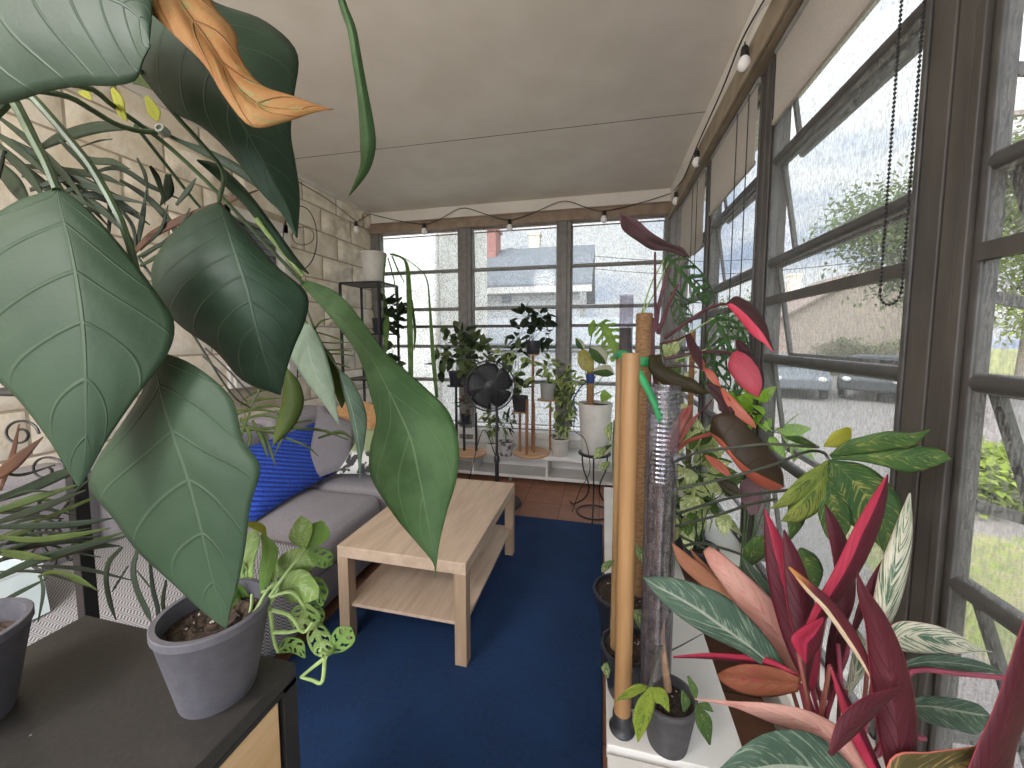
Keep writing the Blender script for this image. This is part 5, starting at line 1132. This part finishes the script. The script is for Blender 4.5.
def S(cl, w, d, m, **k): return sleaf(sr, cl, w, d, m, **{**dict(dl=.35, dr=.35, cup=.07, rip=.015, n=28, m=5), **k})
pleaf(sr, [(790,680,788,682,792,678),(770,664,760,664,776,650),(750,647,738,650,764,634),(725,629,712,638,748,616),(700,611,686,622,724,595),(675,596,664,604,694,583),(656,586,652,590,668,577),(643,577)], (.52, .56), [S_g, S_m], dl=.2, dr=.3, cup=.06, rip=.015, n=36, m=7, label='long grey green leaf with a cream midrib')
S([(806,680),(792,655),(774,628),(752,600),(732,578),(716,560),(706,549)], [2,12,17,15,12,9,4], (.54, .66), [S_k, S_k], label='long pale pink leaf')
S([(800,690),(770,642),(735,605),(706,580),(684,560),(672,543)], [(1,1),(3,3),(5,6),(7,9),(6,7),.6], (.55, .74), [S_p, S_p]); S([(800,688),(760,630),(728,596),(706,570),(690,549)], [1,3,5,4,.5], (.55, .74), [S_p, S_m]); S([(808,685),(790,640),(770,600),(750,572),(742,556)], [2,8,10,6,.6], (.55, .70), [S_g, S_m])
S([(812,690),(806,660),(796,620),(784,575),(774,540),(764,508)], [3,(13,15),(18,19),(17,14),(10,8),.6], (.50, .60), [S_r, S_m], label='upright crimson leaf with a dark maroon side')
S([(806,690),(806,640),(800,600),(792,560),(784,530)], [2,11,14,9,1], (.49, .56), [S_m, S_r])
S([(798,650),(822,612),(846,574),(866,532),(880,500),(888,474)], [2,(10,8),(13,11),(13,12),(9,7),.6], (.49, .56), [S_R, S_g], label='upright pink and maroon leaf')
S([(838,640),(846,600),(843,560),(834,528),(825,504)], [2,9,10,7,.5], (.54, .58), [S_m, S_m])
S([(868,660),(884,615),(894,572),(904,530),(910,493)], [2,(13,11),(15,14),(10,9),1], (.53, .58), [S_c, S_m], label='upright cream and green striped leaf')
S([(850,640),(866,600),(882,570),(893,550)], [2,6,6,1], (.55, .57), [S_m, S_m])
S([(848,690),(862,662),(850,640),(833,612),(812,590),(790,568)], [1,(4,3),(7,6),(7,6),(5,5),1], (.46, .50), [S_t, S_m], label='maroon leaf with a dried orange tip') if False else S([(877,690),(866,664),(848,634),(828,606),(808,586),(789,567)], [1,(4,5),(6,8),(6,7),(5,5),1], (.45, .50), [S_t, S_m], label='maroon leaf with a dried orange tip')
S([(902,790),(898,740),(894,700),(888,660),(876,620),(862,592),(857,572)], [10,(19,20),(21,21),(20,17),(12,11),(5,6),.6], (.42, .47), [S_m, S_r], dl=.2, dr=.5, label='broad upright dark maroon leaf', n=36)
pleaf(sr, [(880,644,880,640,882,648),(905,636,898,622,902,651),(930,636,930,624,932,655),(955,642,956,633,958,654),(975,648,974,645,976,652),(992,652)], (.50, .52), [S_c, S_m], dl=.2, dr=.2, cup=.06, label='cream and green leaf lying outwards')
pleaf(sr, [(896,668,896,664,896,670),(925,662,924,655,925,670),(955,663,955,656,956,671),(985,668,983,662,985,673),(1005,673)], (.50, .52), [S_g, S_m], cup=.08, dl=.3, dr=.3)
pleaf(sr, [(904,706,905,700,904,712),(930,706,926,696,930,724),(955,710,955,698,956,730),(978,714,978,704,978,734),(992,716)], (.49, .50), [S_g, S_m], cup=.06, dl=.2, dr=.2)
pleaf(sr, [(984,790,960,790,1010,790),(994,755,976,748,1018,745),(1008,715,992,712,1032,708),(1020,672,1008,668,1040,665),(1034,630,1024,620,1044,628),(1042,600)], (.40, .42), [S_m, S_r], cup=.06, dl=.2, dr=.3, label='broad maroon leaf cut off at the right edge')
pleaf(sr, [(880,830),(905,790,890,760,930,810),(945,770,930,752,960,790),(980,757,970,747,995,775),(1005,745,1000,740,1016,752),(1014,738)], (.42, .42), [S_o, S_m], cup=.08, label='olive brown leaf with a pink edge')
pleaf(sr, [(880,800),(850,783,846,760,848,810),(815,770,818,736,810,808),(780,766,785,730,775,805),(750,770,752,740,745,800),(715,774)], (.44, .42), [S_g, S_m], cup=.05, dl=.1, dr=.2, label='broad grey green leaf along the bottom edge')
S([(880,790),(858,762),(834,740),(805,722),(770,712),(732,704),(695,699)], [4,(12,12),(14,14),(13,12),(10,9),(3,3),.6], (.44, .47), [S_k, S_k], label='pale pink leaf arching along the bottom')
pleaf(sr, [(800,684,798,692,802,678),(775,682,772,697,776,668),(748,679,745,694,748,664),(727,676,724,684,728,668),(717,674)], (.50, .56), [S_cr, S_m], cup=.1, rip=.03, label='copper brown leaf')
S([(800,676),(765,662),(735,658),(705,656),(673,657)], [1,5,4,3,1], (.50, .60), [S_r, S_k])
pleaf(sr, [(824,618,823,617,825,622),(812,632,804,626,822,640),(802,642,791,640,818,650),(806,664)], (.48, .47), [S_r, S_r], cup=.12, label='small folded bright crimson leaf')
S([(830,755),(848,728),(868,708),(885,696),(902,688)], [3,(13,11),(12,11),(6,7),1.5], (.41, .43), [S_m, S_o], label='curled dark maroon leaf with a tan edge')
S([(830,664),(842,696),(856,730),(878,775)], [1,5,8,6], (.47, .43), [S_r, S_m]); S([(818,700),(812,655),(820,620),(832,596)], [1,9,7,.6], (.57, .60), [S_k, S_m]); S([(845,700),(862,655),(856,628)], [2,10,1], (.57, .57), [S_c, S_m]); S([(826,700),(838,650),(836,610)], [2,12,2], (.58, .6), [S_m, S_m])
M_mag = plain('magenta_stem', '8a2f48', '742a3c', 40, .45); M_brs = plain('brown_red_stem', '7a4038', '6a3a30', 40, .5)
rs = random.Random(5)
base_ = sb+Vector((0, 0, .32))
for i, (x, y, d) in enumerate([(790,682,.53),(797,676,.55),(804,686,.55),(808,680,.55),(812,690,.5),(806,690,.49),(798,652,.49),(820,690,.54),(826,684,.56),(832,690,.56),(838,644,.54),(846,690,.56),(868,662,.53),(850,642,.55),(877,690,.45),(880,644,.5),(896,668,.5),(904,706,.49),(830,666,.47),(800,684,.5),(815,676,.56),(840,684,.58)]):
    e = P(x, y, d); s0 = base_+Vector((rs.uniform(-.03, .03), rs.uniform(-.03, .03), 0)); tubes(sr, 'stem', [s0, s0.lerp(e, .5)+Vector((0, 0, .02)), e], .0032, .0025, M_mag if i % 3 else M_brs, 10, 6)
for px in ([(900,700),(912,671),(960,674),(1005,678)], [(868,760),(905,740),(925,738)]): stemtube(sr, px, .5, .5, .003, .003, M_mag, 'stem', 10)

# ------------------------------------------------------------------ plants and stands under the far windows
M_wst = wood('stand_wood', '9a6a48', '84573a', 2, .5); M_disc = wood('disc_wood', 'c69c72', 'b1875e', 0, .5)
DK = leafm('dark_foliage', '2c3a26', '3b4a30', vein='5f6f48', vs=.3, nv=5, k=1, trans=.15); MGn = leafm('grey_green_foliage', '5c6d42', '7a8a56', vein='a2ad7c', vs=.3, nv=5, k=1, trans=.3)
BG = leafm('bright_foliage', '8ca24e', 'a9b866', fac=.9, vein='cfd69a', vs=.3, nv=5, k=1, streak='dfe0b0', sa=.35, trans=.35)
def pz(x, y, d): return P(x, y, d)
d1 = 3.55
# round three tier wooden stand
c = P(531, 447, d1); c.z = FZ
ts = thing('tiered_plant_stand', c, 'round wooden tiered plant stand on the low bench under the far windows', 'plant stand')
MB().lathe(c, [(0, 0), (.165, 0), (.17, .01), (.165, .02), (0, .02)], 36).build('base_disc', M_disc, ts)
zA, zB, zC_ = P(546, 399, d1).z, P(521, 411, d1).z, P(533, 354, d1).z
pA, pB, pC = P(548, 399, d1), P(520, 411, d1-.03), P(533, 354, d1)
for q, r in ((pA, .10), (pB, .075), (pC, .055)): MB().lathe(q, [(0, -.012), (r-.004, -.012), (r, -.006), (r-.004, 0), (0, 0)], 28).build('shelf_disc', M_disc, ts)
for q, r in ((pC, .013), (pB, .012), (pA+Vector((.02, .02, 0)), .011), (Vector((c.x-.02, c.y-.1, pA.z+.02)), .014), (Vector((c.x+.03, c.y-.02, pA.z-.02)), .011)):
    MB().tube([Vector((q.x, q.y, c.z+.018)), Vector((q.x, q.y, q.z-.006))], r, 12).build('post', M_wst, ts)
# round stand at left with black posts
c2 = P(470, 441, d1); c2.z = FZ
ls_ = thing('tiered_plant_stand', c2, 'plant stand with a pale round base and black posts left of the fan', 'plant stand')
MB().lathe(c2, [(0, 0), (.155, 0), (.16, .01), (.155, .018), (0, .018)], 36).build('base_disc', M_disc, ls_)
qa, qb = P(456, 385, d1), P(464, 422, d1+.02)
for q, r in ((qa, .085), (qb, .07)): MB().lathe(q, [(0, -.012), (r-.004, -.012), (r, -.006), (r-.004, 0), (0, 0)], 28).build('shelf_disc', M_black, ls_)
for q in (qa, P(476, 412, d1), qb): MB().tube([Vector((q.x, q.y, c2.z+.016)), Vector((q.x, q.y, q.z-.006))], .012, 12).build('post', M_black, ls_)
def stand_plant(name, label, q, rb_, rt_, h, pm, blobs, mats, ls, seed, **k):
    x = CX+(q-EYE).dot(RT)/dep(q)*FPX; y = CY-(q-EYE).dot(UP)/dep(q)*FPX
    return plant_px(name, label, (x, y), dep(q), q.z, rb_, rt_, h, pm, blobs, mats, ls, seed, **k)
stand_plant('small_fig', 'small dark leaved plant in a black pot on the topmost wooden disc', pC, .06, .07, .125, M_npot, [(521,334,7,12,9,.06),(527,318,9,8,9,.06),(540,318,10,8,10,.06),(547,332,5,12,7,.05),(533,330,6,8,5,.05)], [DK, DK], .085, 31)
stand_plant('bushy_houseplant', 'bushy grey green plant in a black pot left of the fan', qa, .055, .07, .13, M_npot, [(446,348,9,16,14,.08),(462,355,14,18,24,.08),(476,352,13,16,22,.08),(458,336,10,10,9,.06),(486,358,7,12,10,.06),(441,365,6,8,5,.05)], [MGn, MGn, DK], .085, 32)
stand_plant('speckled_houseplant', 'green plant in a dark pot on the lower disc right of the fan', pB, .06, .075, .14, M_cpot, [(505,352,8,8,9,.06),(517,352,8,10,10,.06),(515,372,10,10,9,.06),(523,385,6,8,6,.05),(510,378,6,8,5,.05)], [MGn, DK, BG], .075, 33)
stand_plant('variegated_cascade', 'cream variegated plant cascading from a grey pot on the wooden stand', pA, .065, .075, .15, plain('light_grey_pot', '9a9893', '8d8b86', 12, .6), [(550,366,12,8,14,.07),(562,374,9,10,14,.06),(572,381,8,6,10,.05),(545,378,7,8,9,.05),(560,390,7,12,12,.05),(556,402,5,8,7,.05)], [BG, BG, MGn], .07, 34, wl_ratio=.4, droop=.9)
q = P(560, 458, d1-.05); q.z = FZ
stand_plant('bamboo_plant', 'tall feathery green plant in a ribbed white pot on the far bench', q, .068, .085, .16, M_wpot, [(563,425,7,8,14,.05),(566,410,8,10,16,.05),(564,395,7,10,12,.05),(572,400,5,14,10,.04),(560,435,5,4,6,.04)], [BG, MGn], .07, 35, wl_ratio=.25, shape=strap)
q = P(506, 449, d1-.05); q.z = FZ
plain_pat = NT('patterned_pot'); vv = plain_pat.add('TexVoronoi'); vv.inputs['Scale'].default_value = 22; plain_pat.link(plain_pat.coord(), vv.inputs['Vector'])
M_pat = plain_pat.end(plain_pat.bsdf(plain_pat.mix(plain_pat.ramp(vv.outputs['Distance'], .3, .5), lin('5a5658'), lin('bab6b4')), .5))
stand_plant('spiky_succulent', 'spiky little plant in a speckled grey pot on the far bench', q, .055, .075, .13, M_pat, [(504,424,7,6,14,.05),(510,420,5,5,8,.04)], [MGn, DK], .07, 36, wl_ratio=.2, shape=strap, droop=.2)
q = P(492, 443, d1); q.z = FZ
stand_plant('small_green_plant', 'small leafy plant in a white pot behind the fan pole', q, .05, .06, .10, M_wpot, [(490,425,6,7,12,.05),(488,415,5,5,7,.04)], [MGn, BG], .055, 37)
q = P(466, 422, d1+.02)
stand_plant('red_leaf_plant', 'small reddish plant on the lower black disc left of the fan', q, .04, .05, .07, M_npot, [(466,405,5,7,9,.04),(469,397,4,4,5,.03)], [leafm('rusty_foliage', '6a4a3c', '84604a', vein='a98a6c', vs=.3, trans=.2), MGn], .06, 38)
# tall white planter with slotted monstera on a black wire stand
d2 = 2.9
ft = onz(590, 515, 0); tq = P(594.5, 452, d2); tq2 = P(597, 402, d2); tq = Vector((tq.x, tq.y, tq.z))
ws = thing('wire_plant_stand', (tq.x, tq.y, 0), 'black wire plant stand holding the tall white planter', 'plant stand')
zs = tq.z
MB().tube([(tq.x+math.cos(a*PI/18)*.115, tq.y+math.sin(a*PI/18)*.115, zs-.008) for a in range(36)], .007, 8, closed=True).build('top_ring', M_black, ws)
MB().lathe((tq.x, tq.y, zs-.012), [(0, 0), (.112, 0), (.112, .004), (0, .004)], 24).build('top_plate', M_black, ws)
MB().tube([(tq.x+math.cos(a*PI/18)*.125, tq.y+math.sin(a*PI/18)*.125, .008) for a in range(36)], .006, 8, closed=True).build('base_ring', M_black, ws)
for k in range(3):
    a = k*2*PI/3+.5; v = Vector((math.cos(a), math.sin(a), 0)); b = Vector((tq.x, tq.y, 0))
    MB().tube(wire([b+v*.11+Vector((0, 0, zs-.01)), b+v*.10+Vector((0, 0, zs*.7)), b+v*.045+Vector((0, 0, zs*.42)), b+v*.08+Vector((0, 0, zs*.2)), b+v*.19+Vector((0, 0, .012)), b+v*.215+Vector((0, 0, .03))], 18), .006, 7).build('leg', M_black, ws)
mp_ = thing('monstera', tq, 'slotted monstera in a tall white planter on the black wire stand', 'potted plant')
hh = tq2.z-tq.z; pot(mp_, tq, .098, .125, hh, M_wpot, soil=.95)
k0 = P(590, 404, d2); k0.z = tq.z+.1; kz = vert_top(k0, 367); MB().lathe(k0, [(0, 0), (.027, 0), (.027, kz-k0.z), (0, kz-k0.z)], 18).build('coir_pole', M_coir, mp_)
MB().lathe(Vector((k0.x, k0.y, vert_top(k0, 383))), [(.028, 0), (.03, .01), (.03, .06), (.028, .07)], 18).build('blue_tie', plain('blue_tie', '27407c', None, 9, .7), mp_, solid=.001)
stemtube(mp_, [(589,380),(580,388),(573,402),(578,412)], d2-.05, d2-.1, .006, .004, plain('blue_rope', '2c3f72', None, 9, .7), 'blue_strap')
MO = leafm('monstera_slotted', '7c9c44', '93b256', fac=1., vein='b9c98a', vs=.4, nv=6, k=1.2, trans=.35); MY = leafm('monstera_yellow', 'c9bc5c', 'd9cf86', vein='e9e2b0', vs=.3, trans=.35, streak='6f8c44', sa=.2); MW = leafm('monstera_half_cream', '41622f', '54773c', vein='a5b884', vs=.3, trans=.25, half='dedcc0', halfpos=.6)
sleaf(mp_, [(601,322),(606,330),(612,342),(616,352),(612,362)], [(6,4),(12,13),(13,15),(8,10),1], (d2-.1, d2-.15), [MO, MO], holes=(.34, 1.01, .05, .5, 7), n=60, m=10, cup=.06)
sleaf(mp_, [(582,350),(584,358),(588,366),(591,372)], [3,7,7,1], (d2-.1, d2-.12), [MY, MY]); sleaf(mp_, [(576,338),(580,344),(584,350)], [1,4,1], (d2-.1, d2-.1), [MW, MO]); sleaf(mp_, [(590,348),(596,352),(602,358),(606,364)], [2,7,7,1], (d2-.12, d2-.15), [MW, MO]); sleaf(mp_, [(593,372),(600,371),(608,371),(614,374)], [2,5,6,1], (d2-.12, d2-.2), [MW, MO]); sleaf(mp_, [(594,320),(592,328),(590,336)], [1,4,1], (d2-.1, d2-.1), [MO, MO]); sleaf(mp_, [(604,390),(606,396),(602,402)], [1,6,1], (d2-.15, d2-.2), [MO, MO]); sleaf(mp_, [(612,445),(606,450),(601,456)], [1,4,1], (d2-.2, d2-.25), [MW, MO])
for px in ([(589,395),(588,370),(590,345),(594,325)], [(589,390),(598,370),(602,345),(602,322)], [(589,392),(586,375),(583,352)], [(590,392),(600,380),(606,372)], [(592,395),(600,392),(604,390)]): stemtube(mp_, px, d2, d2-.1, .004, .003, M_stem, 'petiole', 10)
cable = tubes(ws, 'hanging_wire', [P(576, 410, d2-.1), P(574, 430, d2-.1), P(585, 440, d2-.12), P(590, 470, d2-.1), P(580, 490, d2-.1), P(572, 512, d2-.15)], .003, .003, M_wire, 20)

# shelf plants
spx = P(377, 283, 3.15); spx.z = zt_ = a_z if False else su.children[0].location.z*0+ony(340, 283, 3.02).z+.004
cq = Vector(((ex0+ex1)/2+.05, (ey0+ey1)/2, spx.z))
ec = thing('trailing_cactus', cq, 'white pot with long flat trailing stems on top of the black shelf', 'potted plant')
x_ = CX+(cq-EYE).dot(RT)/dep(cq)*FPX; ztop = vert_top(cq, 253); pot(ec, cq, .085, .112, ztop-cq.z, M_wpot, soil=.93)
FC = leafm('flat_cactus', '53703a', '648244', fac=.85, vein='3f5a2e', vs=.4, nv=1, k=0, mw=.1, trans=.15)
dd = dep(cq)
for cl, w in (([(390,254),(402,258),(407,266),(409,290),(410,330),(411,381)], [.8,1,1.8,2.6,3,2.4]), ([(386,254),(384,275),(384,300)], [.8,.8,.8]), ([(385,300),(386,325),(386,352)], [1.5,3.6,1]), ([(392,253),(404,258),(418,268),(427,280),(430,310),(433,355),(437,398)], [.4,.4,.5,.6,1.2,2.2,1.6]), ([(392,256),(398,270),(404,282)], [.7,.7,.4]), ([(412,300),(415,330),(414,350)], [.7,1.4,.6]), ([(388,258),(394,280),(396,300)], [.6,.6,.4])): sleaf(ec, cl, w, (dd, dd-.16), [FC, FC], cup=.1, n=24, m=2)
for px in ([(405,292),(414,291),(422,296)], [(420,381),(430,374),(438,370)]): stemtube(ec, px, dd-.1, dd-.15, .0015, .001, M_dstem)
zs2 = ony(360, 334, 3.02).z+.004
bq = Vector((ex1-.07, ey0+.12, zs2))
stand_plant('round_leaf_plant', 'dark round leaved plant in a black pot on the shelf below the white pot', bq, .055, .07, .14, M_npot, [(386,305,6,5,7,.04),(397,303,6,5,7,.04),(398,318,7,8,12,.04),(392,325,6,7,8,.04),(402,315,4,8,5,.03)], [DK, DK], .06, 41, wl_ratio=.85, shape=heart)
bq2 = Vector((ex1-.06, ey0+.1, ony(360, 380, 3.02).z+.004))
stand_plant('trailing_shelf_plant', 'small dark trailing plant on the third shelf of the black unit', bq2, .05, .06, .08, M_npot, [(393,350,3,9,5,.03),(390,368,5,4,6,.03),(396,362,4,6,4,.03)], [DK, MGn], .07, 42, wl_ratio=.7)
